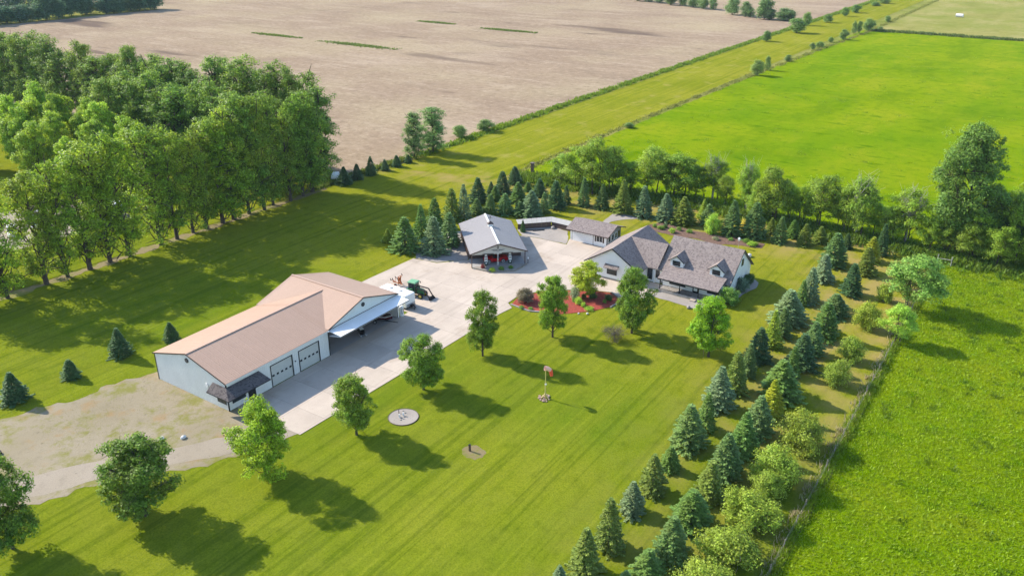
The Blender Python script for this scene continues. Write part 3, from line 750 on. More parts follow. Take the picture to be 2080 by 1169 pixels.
# kerbed island in front of the shelter
ISL = [(110.3, 82.5), (110.6, 79.0), (113.5, 75.8), (117.1, 75.7), (116.4, 76.6), (113.9, 76.9), (111.6, 79.5), (111.2, 82.0)]
isl = thing('planter_island', 'kerbed gravel planter in front of the car shelter', 'planter', (112.6, 78.0, 0))
outer = [(110.16, 82.6), (110.45, 78.9), (113.42, 75.62), (117.2, 75.55)]
m = MB()
for p, q in zip(outer[:-1], outer[1:]): m.bar((*p, 0.13), (*q, 0.13), 0.2, 0.26)
m.build('kerb', MAT['weathered_wood'], isl)
MB().slab([(110.3, 82.5, 0.16), (110.6, 79.0, 0.16), (113.5, 75.8, 0.16), (117.1, 75.7, 0.16), (117.0, 76.2, 0.16), (111.0, 82.4, 0.16)], (0, 0, -0.15)).build('gravel', MAT['rock'], isl)

# ------------------------------------------------------------------ house
house = thing('house', 'white two-storey house with grey shingle roof, dormers and front porch', 'house', (126, 52, 0))
def mslope(x): return 7.05 - 0.785 * abs(128.5 - x)
th = (0, 0, -0.18)
MB().slab([(122.8, 39.65, mslope(122.8)), (128.5, 39.65, 7.05), (128.5, 52.35, 7.05), (122.8, 52.35, mslope(122.8))], th).slab([(128.5, 39.65, 7.05), (134.2, 39.65, mslope(134.2)), (134.2, 52.35, mslope(134.2)), (128.5, 52.35, 7.05)], th).build('main_roof', MAT['shingle'], house)
prf = MB().slab([(119.5, 40.45, 2.5), (124.1, 40.45, 3.62), (124.1, 51.0, 3.62), (119.5, 51.0, 2.5)], (0, 0, -0.14)).build('porch_roof', MAT['shingle'], house)
MB().box(119.46, 119.497, 40.45, 51.0, 2.3, 2.5).build('fascia', MAT['dark_trim'], prf)
WZ = 6.0; WS = 0.63
wing = MB().slab([(119.15, 54.2, WZ - 5.3 * WS), (133.4, 54.2, WZ - 5.3 * WS), (133.4, 59.5, WZ), (119.15, 59.5, WZ)], th).slab([(119.15, 64.8, WZ - 5.3 * WS), (119.15, 59.5, WZ), (133.4, 59.5, WZ), (133.4, 64.8, WZ - 5.3 * WS)], th).build('wing_roof', MAT['shingle'], house)
MB().slab([(122.4, 52.36, 2.715), (126.37, 52.36, 6.02), (126.37, 59.45, 6.02), (122.4, 54.3, 2.715)], (0, 0, -0.15)).slab([(126.37, 52.36, 6.02), (130.3, 52.36, 2.715), (130.3, 54.3, 2.715), (126.37, 59.45, 6.02)], (0, 0, -0.15)).build('link_roof', MAT['shingle'], house)
wz = WZ - 5.3 * WS; mz = mslope(122.8)
for q0, q1 in (((122.75, 39.62, mz - 0.12), (128.5, 39.62, 6.95)), ((134.25, 39.62, mz - 0.12), (128.5, 39.62, 6.95)), ((119.12, 54.15, wz - 0.12), (119.12, 59.5, WZ - 0.1)),
               ((119.12, 64.85, wz - 0.12), (119.12, 59.5, WZ - 0.1)), ((122.77, 39.66, mz - 0.1), (122.77, 40.4, mz - 0.1)), ((119.2, 64.83, wz - 0.1), (133.4, 64.83, wz - 0.1))):
    MB().bar(q0, q1, 0.05, 0.19).build('rake_trim', MAT['dark_trim'], house)
MB().box(130.3, 130.5, 56.2, 56.4, 3.8, 4.35).build('roof_vent', MAT['white_paint'], house)
# walls
FH_f = ((123.2, 0), (0, -1), (-1, 0))
MB().box(123.2, 133.8, 40.0, 52.0, 0, 2.62).build('wall', MAT['siding'], house)
FH_r = ((0, 40.0), (1, 0), (0, -1))
MB().wallpoly(FH_r, [(123.2, 2.62), (133.8, 2.62), (133.8, mslope(133.8) - 0.2), (128.5, 6.84), (123.2, mslope(123.2) - 0.2)], -0.15, 0.002).build('gable_wall', MAT['siding'], house)
MB().wallpoly(((0, 52.0), (1, 0), (0, 1)), [(123.2, 2.62), (133.8, 2.62), (133.8, mslope(133.8) - 0.2), (128.5, 6.84), (123.2, mslope(123.2) - 0.2)], -0.15, 0.002).build('gable_wall', MAT['siding'], house)
MB().box(119.6, 133.0, 54.7, 64.3, 0, 2.62).build('wing_wall', MAT['siding'], house)
FH_w = ((119.6, 0), (0, -1), (-1, 0))
MB().wallpoly(FH_w, [(-54.7, 2.62), (-54.7, WZ - 4.8 * WS - 0.2), (-59.5, WZ - 0.2), (-64.3, WZ - 4.8 * WS - 0.2), (-64.3, 2.62)], -0.15, 0.002).build('gable_wall', MAT['siding'], house)
MB().wallpoly(((133.0, 0), (0, 1), (1, 0)), [(54.7, 2.62), (54.7, WZ - 4.8 * WS - 0.2), (59.5, WZ - 0.2), (64.3, WZ - 4.8 * WS - 0.2), (64.3, 2.62)], -0.15, 0.002).build('gable_wall', MAT['siding'], house)
MB().box(122.9, 130.0, 52.0, 54.7, 0, 2.6).build('link_wall', MAT['siding'], house)
m = MB().box(119.57, 119.6, 54.7, 64.3, 0, 0.3).box(123.17, 123.2, 40.0, 52.0, 0, 0.42).box(123.2, 133.8, 39.97, 40.0, 0, 0.25); m.build('foundation', MAT['stone'], house)
# windows: wing front with its own little roof, porch, gable end
wn_ = window(house, FH_w, -59.55, 1.62, 1.9, 1.25, MAT['dark_trim'], 3, 0.003)
m = MB().slab([(118.85, 58.2, 2.35), (118.85, 60.9, 2.35), (119.59, 60.9, 2.85), (119.59, 58.2, 2.85)], (0, 0, -0.09)); m.build('window_hood', MAT['shingle'], wn_)
MB().box(121.7, 123.19, 40.75, 50.9, 0.0, 2.85).build('porch_wall', MAT['siding'], house)
FH_p = ((121.7, 0), (0, -1), (-1, 0))
window(house, FH_p, -48.25, 1.45, 2.9, 1.0, MAT['dark_trim'], 4, 0.003)
window(house, FH_p, -41.95, 1.45, 2.1, 1.0, MAT['dark_trim'], 3, 0.003)
fd = MB().fbox(FH_p, -45.5, -44.5, 0.003, 0.06, 0.42, 2.45).build('front_door', MAT['dark_trim'], house)
MB().fbox(FH_p, -45.32, -44.68, 0.061, 0.075, 0.75, 2.3).build('pane', MAT['white_paint'], fd)
MB().fbox(FH_p, -44.63, -44.55, 0.061, 0.12, 1.35, 1.45).build('handle', MAT['chrome'], fd)
window(house, FH_r, 129.1, 4.55, 0.95, 1.25, MAT['dark_trim'], 2, 0.003)
window(house, FH_r, 128.0, 1.5, 1.05, 1.3, MAT['dark_trim'], 2, 0.003)
window(house, ((122.9, 0), (0, -1), (-1, 0)), -53.9, 1.4, 0.95, 2.0, MAT['dark_trim'], 1, 0.003)
MB().fbox(((122.9, 0), (0, -1), (-1, 0)), -53.1, -52.85, 0.0, 0.2, 0, 2.55).build('column', MAT['white_paint'], house)
window(house, ((122.9, 0), (0, -1), (-1, 0)), -52.42, 1.6, 0.7, 1.4, MAT['brown_trim'], 1, 0.003)
# dormers
for yc in (49.45, 42.4):
    xf, hw, ez, rz = 123.6, 1.15, 4.62, 5.55
    fr = ((xf, 0), (0, -1), (-1, 0))
    d_ = MB().wallpoly(fr, [(-yc - hw, 3.2), (-yc + hw, 3.2), (-yc + hw, ez - 0.1), (-yc, rz - 0.16), (-yc - hw, ez - 0.1)], -2.0, 0.0).build('dormer', MAT['siding'], house)
    xb, xr = 128.5 - (7.05 - ez) / 0.785 + 0.25, 128.5 - (7.05 - rz) / 0.785 + 0.3
    m = MB()
    for s_ in (-1, 1):
        m.slab([(xf - 0.3, yc + s_ * (hw + 0.3), ez - 0.2), (xf - 0.3, yc, rz), (xr, yc, rz), (xb, yc + s_ * (hw + 0.3), ez - 0.2)], (0, 0, -0.1))
    m.build('dormer_roof', MAT['shingle'], d_)
    m = MB()
    for s_ in (-1, 1): m.bar((xf - 0.32, yc + s_ * (hw + 0.32), ez - 0.27), (xf - 0.32, yc, rz - 0.06), 0.04, 0.13)
    m.build('fascia', MAT['dark_trim'], d_)
    window(d_, fr, -yc - 0.05, 4.05, 1.35, 0.85, MAT['dark_trim'], 2, 0.003)
# porch
MB().box(119.75, 121.68, 40.7, 50.85, 0, 0.4).build('porch_floor', MAT['stone'], house)
for y in (50.62, 47.1, 43.8, 40.85):
    MB().box(119.84, 119.96, y - 0.06, y + 0.06, 0.4, 2.42).build('porch_post', MAT['dark_trim'], house)
m = MB(); m.box(119.87, 119.93, 44.9, 50.6, 1.27, 1.33); m.box(119.87, 119.93, 44.9, 50.6, 0.5, 0.55); m.box(119.87, 119.93, 40.9, 43.7, 1.27, 1.33); m.box(119.87, 119.93, 40.9, 43.7, 0.5, 0.55)
yy = 41.0
while yy < 50.5:
    if not 43.75 < yy < 44.9: m.box(119.885, 119.915, yy - 0.014, yy + 0.014, 0.55, 1.27)
    yy += 0.2
tag(m.build('railing', MAT['dark_trim'], house), kind='stuff')
MB().box(119.0, 119.72, 44.0, 44.9, 0, 0.2).build('step', MAT['concrete'], house)

# ------------------------------------------------------------------ detached garage
gar = thing('garage', 'small white garage with brown shingle roof behind the driveway', 'garage', (135.6, 71.4, 0))
GZ, GE, GXr = 3.7, 2.42, 135.45
MB().slab([(131.75, 66.75, GE), (GXr, 66.75, GZ), (GXr, 76.0, GZ), (131.75, 76.0, GE)], (0, 0, -0.14)).slab([(GXr, 66.75, GZ), (139.15, 66.75, GE), (139.15, 76.0, GE), (GXr, 76.0, GZ)], (0, 0, -0.14)).build('roof', MAT['shingle'], gar)
m = MB(); m.bar((131.7, 66.72, GE - 0.1), (GXr, 66.72, GZ - 0.08), 0.05, 0.17); m.bar((139.2, 66.72, GE - 0.1), (GXr, 66.72, GZ - 0.08), 0.05, 0.17); m.bar((131.72, 66.75, GE - 0.09), (131.72, 76.0, GE - 0.09), 0.04, 0.15)
m.build('fascia', MAT['brown_trim'], gar)
F_gf = ((132.6, 0), (0, -1), (-1, 0))
MB().box(132.6, 138.3, 67.4, 75.4, 0, 2.4).build('wall', MAT['siding'], gar)
MB().wallpoly(((0, 67.4), (1, 0), (0, -1)), [(132.6, 0.02), (138.3, 0.02), (138.3, 2.5), (GXr, 3.5), (132.6, 2.5)], -0.1, 0.01).build('gable_wall', MAT['grey_siding'], gar)
gd = MB().fbox(F_gf, -75.0, -70.3, 0.003, 0.03, 0.02, 2.2).build('garage_door', MAT['brown_trim'], gar)
for k in range(4): MB().fbox(F_gf, -74.92, -70.38, 0.031, 0.05, 0.03 + k * 0.53, 0.545 + k * 0.53).build('door_section', MAT['white_paint'], gd)
for k in range(8):
    y = 74.7 - k * 0.57
    MB().box(132.02, 132.58, y - 0.05, y + 0.05, 2.06, 2.2).build('bracket', MAT['brown_trim'], gar)
w_ = window(gar, F_gf, -69.0, 1.45, 1.35, 1.25, MAT['white_paint'], 2, 0.003)
for u in (-69.85, -68.15): MB().fbox(F_gf, u - 0.15, u + 0.15, 0.003, 0.05, 0.8, 2.1).build('shutter', MAT['brown_trim'], w_)
F_gr = ((0, 67.39), (1, 0), (0, -1))
for u in (133.5, 134.9, 136.2, 137.5): window(gar, F_gr, u, 1.45, 0.95, 1.3, MAT['brown_trim'] if u > 137 else MAT['white_paint'], 1, 0.003)

# low bent shed between shelter and garage
shed = thing('low_shed', 'long low bent shed with pale metal roof and brown front', 'shed', (135.5, 82.5, 0))
bend = [((131.6, 87.0), (133.3, 88.6)), ((136.6, 82.2), (138.9, 83.5)), ((136.4, 76.2), (138.7, 76.2))]
for (p, pb), (q, qb) in zip(bend[:-1], bend[1:]):
    L = math.hypot(q[0] - p[0], q[1] - p[1]); k = int(L / 0.9)
    for i in range(k):
        t0, t1 = i / k + 0.002, (i + 1) / k - 0.002
        ip = lambda a, b, t: (a[0] + (b[0] - a[0]) * t, a[1] + (b[1] - a[1]) * t)
        a, b, c, d = ip(p, q, t0), ip(p, q, t1), ip(pb, qb, t1), ip(pb, qb, t0)
        MB().slab([(*a, 1.15), (*b, 1.15), (*c, 1.3), (*d, 1.3)], (0, 0, -0.05)).build('roof_panel', MAT['shed_roof'], shed)
        u = np.array(q) - np.array(p); u = u / np.linalg.norm(u); n = np.array((-u[1], u[0])); n = n if n @ (np.array(p) - np.array(pb)) > 0 else -n
        MB().slab([(a[0] - n[0] * 0.12, a[1] - n[1] * 0.12, 0), (b[0] - n[0] * 0.12, b[1] - n[1] * 0.12, 0), (b[0] - n[0] * 0.12, b[1] - n[1] * 0.12, 1.09), (a[0] - n[0] * 0.12, a[1] - n[1] * 0.12, 1.09)], (n[0] * -0.06, n[1] * -0.06, 0)).build('board', MAT['brown_wall'], shed)

# ------------------------------------------------------------------ vehicles and yard things (built in their own local axes)
def lthing(name, label, cat, loc, rotz, group=None):
    o = thing(name, label, cat, loc, rotz, group); WORLD[o.name] = np.zeros(3); return o


def wheel(parent, c, r, w, rim_mat, white=False, sides=20):
    m = MB().tube([(c[0], c[1] - w / 2, c[2]), (c[0], c[1] - w * 0.42, c[2]), (c[0], c[1] + w * 0.42, c[2]), (c[0], c[1] + w / 2, c[2])], [r * 0.9, r, r, r * 0.9], sides)
    o = m.build('wheel', MAT['rubber'], parent)
    if white: MB().disc(c, (0, 1, 0), r * 0.80, w + 0.02, sides).build('whitewall', MAT['white_paint'], o)
    MB().disc(c, (0, 1, 0), r * 0.58, w + 0.035, sides).build('rim', rim_mat, o)
    MB().disc(c, (0, 1, 0), r * 0.2, w + 0.06, 10).build('hub', MAT['chrome'], o)
    return o


def car_ring(x, w, zb, zs, zt):
    P = [(-0.86 * w, zb), (-0.98 * w, zb + 0.1), (-w, (zb + zs) / 2), (-0.97 * w, zs - 0.04), (-0.86 * w, zs + 0.03), (-0.4 * w, zt), (0.4 * w, zt), (0.86 * w, zs + 0.03), (0.97 * w, zs - 0.04), (w, (zb + zs) / 2), (0.98 * w, zb + 0.1), (0.86 * w, zb)]
    return [(x, y, z) for y, z in P]


# red open roadster in the shelter; +x is its nose
cc = cp(2.3, -0.2, 0.05)
car = lthing('roadster', 'red vintage convertible with whitewall tyres parked across the car shelter', 'car', cc, math.atan2(-cb[1], -cb[0]))
body = [(-2.25, 0.62, 0.45, 0.62, 0.66), (-2.1, 0.80, 0.28, 0.80, 0.84), (-1.7, 0.88, 0.2, 0.88, 0.93), (-1.2, 0.91, 0.2, 0.92, 0.97), (-0.75, 0.90, 0.2, 0.88, 0.94),
        (-0.72, 0.90, 0.2, 0.86, 0.60), (0.42, 0.90, 0.2, 0.84, 0.60), (0.46, 0.90, 0.2, 0.86, 0.93), (1.0, 0.90, 0.2, 0.86, 0.92), (1.6, 0.87, 0.22, 0.82, 0.87), (2.05, 0.80, 0.28, 0.72, 0.77), (2.25, 0.62, 0.42, 0.60, 0.63)]
MB().loft([car_ring(*b) for b in body]).build('body', MAT['red_paint'], car, smooth=False)
MB().box(-0.70, 0.40, -0.70, 0.70, 0.58, 0.64).build('cockpit_floor', MAT['interior'], car)
for s_ in (-1, 1):
    m = MB().box(-0.55, -0.05, s_ * 0.38 - 0.27, s_ * 0.38 + 0.27, 0.62, 0.75); m.box(-0.68, -0.52, s_ * 0.38 - 0.27, s_ * 0.38 + 0.27, 0.64, 1.08)
    m.build('seat', MAT['interior'], car)
MB().disc((0.16, 0.38, 0.92), (0.8, 0, 0.6), 0.17, 0.03, 12).build('steering_wheel', MAT['black'], car)
ws = MB(); ws.bar((0.45, -0.72, 0.9), (0.20, -0.62, 1.28), 0.035); ws.bar((0.45, 0.72, 0.9), (0.20, 0.62, 1.28), 0.035); ws.bar((0.20, -0.62, 1.28), (0.20, 0.62, 1.28), 0.035)
ws = ws.build('windshield_frame', MAT['chrome'], car)
MB().slab([(0.45, -0.70, 0.9), (0.45, 0.70, 0.9), (0.21, 0.60, 1.26), (0.21, -0.60, 1.26)], (0.012, 0, 0.006)).build('windshield', MAT['glass'], ws)
for x, s_ in ((2.1, -1), (2.1, 1)): MB().disc((x + 0.06, s_ * 0.62, 0.64), (1, 0, 0.1), 0.11, 0.12, 14).build('headlight', MAT['chrome'], car)
for s_ in (-1, 1): MB().ball((-2.14, s_ * 0.68, 0.68), 0.08, 8, 5).build('taillight', MAT['sock_orange'], car)
for x in (2.2, -2.25): MB().tube([(x, -0.72, 0.42), (x + (0.1 if x > 0 else -0.08), 0, 0.40), (x, 0.72, 0.42)], 0.06, 8).build('bumper', MAT['chrome'], car)
MB().box(2.12, 2.27, -0.36, 0.36, 0.42, 0.58).build('grille', MAT['chrome'], car)
for x in (1.35, -1.3):
    for s_ in (-1, 1):
        MB().disc((x, s_ * 0.86, 0.40), (0, 1, 0), 0.40, 0.10, 18).build('wheel_arch', MAT['black'], car)
        wheel(car, (x, s_ * 0.85, 0.33), 0.33, 0.17, MAT['chrome'], True)


def pump(a, b, slim, label):
    o = lthing('fuel_pump', label, 'fuel pump', cp(a, b, 0.05), math.atan2(-ca[1], -ca[0]), 'vintage fuel pumps')
    if not slim:
        MB().box(-0.24, 0.24, -0.30, 0.30, 0, 0.08).build('base', MAT['concrete'], o)
        lo = MB().box(-0.2, 0.2, -0.27, 0.27, 0.08, 0.78).build('lower_cabinet', MAT['pump_green'], o)
        MB().disc((0.205, 0, 0.5), (1, 0, 0), 0.15, 0.03, 16).build('round_badge', MAT['white_paint'], lo)
        up = MB().box(-0.19, 0.19, -0.26, 0.26, 0.79, 1.62).build('upper_cabinet', MAT['white_paint'], o)
        MB().box(0.192, 0.21, -0.19, 0.19, 1.1, 1.5).build('dial_window', MAT['cream'], up)
        MB().box(0.192, 0.215, -0.16, 0.16, 1.22, 1.30).build('dial', MAT['dark_trim'], up)
        MB().tube([(0, 0.28, 1.2), (0.1, 0.40, 1.0), (0.12, 0.42, 0.6), (0.05, 0.30, 0.5)], 0.025, 6).build('hose', MAT['rubber'], o)
        MB().tube([(0, 0, 1.62), (0, 0, 1.70)], [0.2, 0.12], 12).build('globe_base', MAT['dark_trim'], o); zg = 1.92
    else:
        MB().tube([(0, 0, 0), (0, 0, 0.1), (0, 0, 1.25), (0, 0, 1.32)], [0.24, 0.2, 0.13, 0.16], 12).build('column', MAT['cream'], o)
        MB().disc((0.17, 0, 0.85), (1, 0, 0.06), 0.1, 0.03, 12).build('round_badge', MAT['sock_orange'], o)
        MB().tube([(0, 0, 1.32), (0, 0, 1.98)], 0.14, 12).build('cylinder', MAT['silver'], o)
        MB().tube([(0, 0, 1.98), (0, 0, 2.06)], [0.17, 0.12], 12).build('cap', MAT['cream'], o)
        MB().tube([(0, 0.14, 1.3), (0.08, 0.24, 1.0), (0.1, 0.26, 0.6)], 0.022, 6).build('hose', MAT['rubber'], o); zg = 2.27
    g_ = MB().disc((0, 0, zg), (1, 0, 0), 0.22, 0.16, 20).build('globe', MAT['white_paint'], o)
    MB().disc((0.08, 0, zg), (1, 0, 0), 0.09, 0.02, 14).build('globe_emblem', MAT['emblem'], g_)


pump(0.62, -2.2, False, 'white and dark green fuel pump by the nose of the red car')
pump(0.45, -0.05, True, 'slim cream fuel pump with glass cylinder, middle of the three pumps')
pump(0.75, 2.22, False, 'white and dark green fuel pump by the tail of the red car')
lp = thing('lamp_bollard', 'short black path lamp with white head beside the shelter post', 'lamp', (117.7, 75.6, 0))
m = MB().tube([(117.7, 75.6, 0), (117.7, 75.6, 0.95)], 0.05, 8); m.build('post', MAT['dark_trim'], lp)
MB().tube([(117.7, 75.6, 0.95), (117.7, 75.6, 1.25), (117.7, 75.6, 1.32)], [0.12, 0.13, 0.03], 8).build('lamp_head', MAT['white_paint'], lp)

# white enclosed trailer beside the hangar; +x is its tongue, pointing to the near lawn
tl = lthing('enclosed_trailer', 'white enclosed cargo trailer parked beside the hangar', 'trailer', (91.5, 84.0, 0), -PI / 2 - 0.03)
L_, W_ = 2.95, 1.12
ring = lambda x, w, zt: [(x, -w, 0.42), (x, w, 0.42), (x, w, zt - 0.12), (x, w - 0.1, zt), (x, -w + 0.1, zt), (x, -w, zt - 0.12)]
MB().loft([ring(-L_, W_, 2.5), ring(L_ - 0.15, W_, 2.5), ring(L_, W_ - 0.1, 2.42)]).build('body', MAT['white_paint'], tl)
MB().box(-L_, L_, -W_ + 0.02, W_ - 0.02, 0.30, 0.418).build('chassis', MAT['dark_trim'], tl)
MB().box(L_ - 0.14, L_ + 0.03, -W_ + 0.1, W_ - 0.1, 0.44, 0.95).build('stone_guard', MAT['silver'], tl)
for x in (-1.2, 0.9):
    MB().slab([(x - 0.2, -0.2, 2.505), (x + 0.2, -0.2, 2.505), (x + 0.2, 0.2, 2.505), (x - 0.2, 0.2, 2.505)], (0, 0, 0.1)).build('roof_vent', MAT['silver'], tl)
MB().bar((L_, -0.7, 0.38), (L_ + 1.1, 0, 0.42), 0.09).bar((L_, 0.7, 0.38), (L_ + 1.1, 0, 0.42), 0.09).build('tongue', MAT['dark_trim'], tl)
MB().tube([(L_ + 0.75, 0, 0.05), (L_ + 0.75, 0, 0.85)], 0.05, 8).disc((L_ + 0.75, 0, 0.03), (0, 0, 1), 0.14, 0.05, 10).build('jack', MAT['dark_trim'], tl)
MB().box(L_ + 0.12, L_ + 0.5, -0.28, 0.28, 0.46, 0.80).build('tool_box', MAT['black'], tl)
for x in (-0.55, 0.35):
    for s_ in (-1, 1):
        MB().slab([(x - 0.42, s_ * 1.13, 0.42), (x + 0.42, s_ * 1.13, 0.42), (x + 0.34, s_ * 1.13, 0.80), (x - 0.34, s_ * 1.13, 0.80)], (0, s_ * 0.12, 0)).build('fender', MAT['silver'], tl)
        wheel(tl, (x, s_ * 1.1, 0.34), 0.34, 0.22, MAT['silver'])
MB().box(0.9, 1.7, -W_ - 0.02, -W_ - 0.001, 0.5, 2.2).build('side_door', MAT['white_metal'], tl)

# white oval propane tank at the hangar corner
pt = thing('utility_cabinet', 'white rounded utility cabinet with looped hose at the hangar corner', 'cabinet', (88.5, 80.6, 0))
MB().tube([(88.5, 80.5, 0.0), (88.5, 80.5, 1.5), (88.5, 80.5, 1.75)], [0.36, 0.36, 0.2], 14).build('body', MAT['white_paint'], pt)
MB().tube([(88.3 + 0.24 * math.cos(a), 80.1, 1.0 + 0.45 * math.sin(a)) for a in np.linspace(0, 2 * PI, 14)], 0.025, 5).build('hose', MAT['rubber'], pt)

# green tractor with front loader; +x is its nose
tc_ = lthing('tractor', 'green cab tractor with front loader behind the white trailer', 'tractor', (95.6, 83.6, 0), -PI / 2 + 0.12)
MB().loft([[(x, -w, 0.75), (x, w, 0.75), (x, w, zt - 0.1), (x, w * 0.7, zt), (x, -w * 0.7, zt), (x, -w, zt - 0.1)] for x, w, zt in ((0.3, 0.36, 1.55), (1.3, 0.34, 1.5), (1.75, 0.32, 1.4), (1.85, 0.28, 1.3))]).build('hood', MAT['green_paint'], tc_)
MB().box(1.86, 1.9, -0.25, 0.25, 0.85, 1.25).build('grille', MAT['black'], tc_)
MB().box(-1.0, 1.7, -0.28, 0.28, 0.5, 0.76).build('chassis', MAT['dark_trim'], tc_)
cab = MB()
for x, y in ((-0.95, -0.62), (-0.95, 0.62), (0.3, -0.62), (0.3, 0.62)): cab.bar((x, y, 0.9), (x * 0.95, y * 0.95, 2.42), 0.09)
cab.box(-1.0, 0.34, -0.68, 0.68, 0.85, 1.0); cab = cab.build('cab', MAT['green_paint'], tc_)
MB().loft([[(-1.1, -0.72, z), (0.5, -0.72, z), (0.5, 0.72, z), (-1.1, 0.72, z)] if k < 2 else [(-1.0, -0.62, z), (0.4, -0.62, z), (0.4, 0.62, z), (-1.0, 0.62, z)] for k, z in enumerate((2.42, 2.52, 2.62))]).build('cab_roof', MAT['green_roof'], cab)
for y in (-0.6, 0.6): MB().box(-0.9, 0.25, y - 0.01, y + 0.01, 1.02, 2.4).build('cab_glass', MAT['glass'], cab)
MB().box(0.27, 0.29, -0.56, 0.56, 1.02, 2.4).build('cab_glass', MAT['glass'], cab)
MB().box(-0.75, -0.25, -0.25, 0.25, 1.0, 1.2).box(-0.82, -0.7, -0.25, 0.25, 1.1, 1.75).build('seat', MAT['black'], cab)
MB().tube([(1.0, -0.2, 1.5), (1.0, -0.2, 2.3)], 0.04, 8).build('exhaust', MAT['black'], tc_)
for s_ in (-1, 1):
    MB().bar((0.25, s_ * 0.66, 2.1), (0.45, s_ * 0.95, 2.15), 0.03).box(0.42, 0.46, s_ * 0.95 - 0.1, s_ * 0.95 + 0.1, 2.02, 2.32).build('mirror', MAT['black'], tc_)
    wheel(tc_, (-0.55, s_ * 0.82, 0.72), 0.72, 0.42, MAT['yellow_paint'])
    wheel(tc_, (1.45, s_ * 0.72, 0.46), 0.46, 0.30, MAT['yellow_paint'])
    MB().slab([(-1.2, s_ * 0.64, 1.35), (-0.1, s_ * 0.64, 1.5), (0.1, s_ * 0.64, 1.2), (-0.1, s_ * 0.64, 1.42)], (0, s_ * 0.36, 0)).build('fender', MAT['green_paint'], tc_)
    MB().bar((0.45, s_ * 0.52, 1.65), (2.25, s_ * 0.56, 1.55), 0.12, 0.16).bar((2.25, s_ * 0.56, 1.55), (3.0, s_ * 0.56, 0.45), 0.12, 0.16).bar((0.5, s_ * 0.5, 0.7), (0.5, s_ * 0.52, 1.7), 0.14).build('loader_arm', MAT['brown_trim'], tc_)
MB().slab([(3.0, -0.7, 0.5), (3.0, 0.7, 0.5), (3.08, 0.7, 0.06), (3.08, -0.7, 0.06)], (0.06, 0, 0)).slab([(3.08, -0.7, 0.06), (3.08, 0.7, 0.06), (3.5, 0.7, 0.05), (3.5, -0.7, 0.05)], (0, 0, 0.05)).slab([(3.0, -0.7, 0.5), (3.5, -0.7, 0.08), (3.05, -0.7, 0.06)], (0, 0.04, 0)).slab([(3.0, 0.66, 0.5), (3.5, 0.66, 0.08), (3.05, 0.66, 0.06)], (0, 0.04, 0)).build('bucket', MAT['dark_trim'], tc_)

# orange wheel rake folded up behind the tractor
rk = lthing('hay_rake', 'orange folded wheel rake with black wheels behind the tractor', 'rake', (97.2, 88.6, 0), -PI / 2)
m = MB(); m.bar((0.9, 0, 0.5), (-1.6, 0, 0.5), 0.14)
for s_ in (-1, 1): m.bar((0.2, s_ * 0.35, 0.4), (0.2, s_ * 0.35, 2.1), 0.12)
for z in (0.6, 1.1, 1.6, 2.05): m.bar((0.2, -0.35, z), (0.2, 0.35, z), 0.1)
m.box(0.05, 0.25, -0.3, 0.3, 1.15, 1.75); m.build('frame', MAT['orange_paint'], rk)
for k, (x, y, z) in enumerate(((0.4, -0.9, 2.0), (0.1, 0.9, 2.1), (-1.1, -0.6, 1.35), (-1.5, 0.7, 1.2), (-2.0, -0.2, 0.9))):
    MB().bar((0.1 if k < 2 else -0.9, 0, 0.55), (x, y, z), 0.07).build('arm', MAT['orange_paint'], rk)
    o = MB().disc((x, y, z), (0.5, 0.8, 0.2), 0.26, 0.09, 12).build('rake_wheel', MAT['rubber'], rk)
for s_ in (-1, 1): wheel(rk, (-0.3, s_ * 0.8, 0.3), 0.3, 0.18, MAT['orange_paint'])

rk.scale = (0.85, 0.85, 0.85)
# boat and snowmobile inside the hangar
bt = lthing('motorboat', 'dark maroon motorboat with white gunwale inside the open hangar', 'boat', (84.9, 81.7, 0.05), -PI / 2 + 0.25)
def hull(x, w, zk, zg): return [(x, -w, zg), (x, -w * 0.9, (zk + zg) / 2), (x, 0, zk), (x, w * 0.9, (zk + zg) / 2), (x, w, zg)]
MB().loft([hull(-2.2, 0.85, 0.55, 1.25), hull(0, 0.95, 0.5, 1.25), hull(1.3, 0.75, 0.55, 1.32), hull(2.1, 0.1, 0.9, 1.42)]).build('hull', MAT['maroon'], bt)
gpts = [(-2.2, -0.87, 1.27), (0, -0.97, 1.27), (1.3, -0.77, 1.34), (2.12, 0, 1.45), (1.3, 0.77, 1.34), (0, 0.97, 1.27), (-2.2, 0.87, 1.27)]
MB().tube(gpts, 0.06, 6).build('gunwale', MAT['white_paint'], bt)
MB().box(-1.8, 0.2, -0.7, 0.7, 1.2, 1.262).build('cockpit', MAT['interior'], bt)
MB().slab([(0.25, -0.6, 1.27), (0.25, 0.6, 1.27), (0.0, 0.5, 1.65), (0.0, -0.5, 1.65)], (0.02, 0, 0.01)).build('windscreen', MAT['glass'], bt)
MB().box(-2.6, -2.2, -0.2, 0.2, 0.8, 1.6).build('outboard_motor', MAT['black'], bt)
m = MB().bar((-2, -0.5, 0.42), (2.0, 0, 0.42), 0.08).bar((-2, 0.5, 0.42), (2.0, 0, 0.42), 0.08).bar((2.0, 0, 0.42), (3.0, 0, 0.42), 0.08); m.build('cradle', MAT['dark_trim'], bt)
for s_ in (-1, 1): wheel(bt, (-0.5, s_ * 0.85, 0.3), 0.3, 0.18, MAT['silver'])
sm = lthing('snowmobile', 'black and white snowmobile just inside the hangar opening', 'snowmobile', (80.4, 81.6, 0.05), -PI / 2 - 0.5)
MB().loft([[(x, -w, z0), (x, w, z0), (x, w * 0.8, z1), (x, -w * 0.8, z1)] for x, w, z0, z1 in ((-1.4, 0.22, 0.35, 0.62), (-0.2, 0.26, 0.3, 0.85), (0.1, 0.38, 0.3, 0.95), (0.8, 0.42, 0.3, 0.85), (1.25, 0.18, 0.35, 0.6))]).build('cowl', MAT['black'], sm)
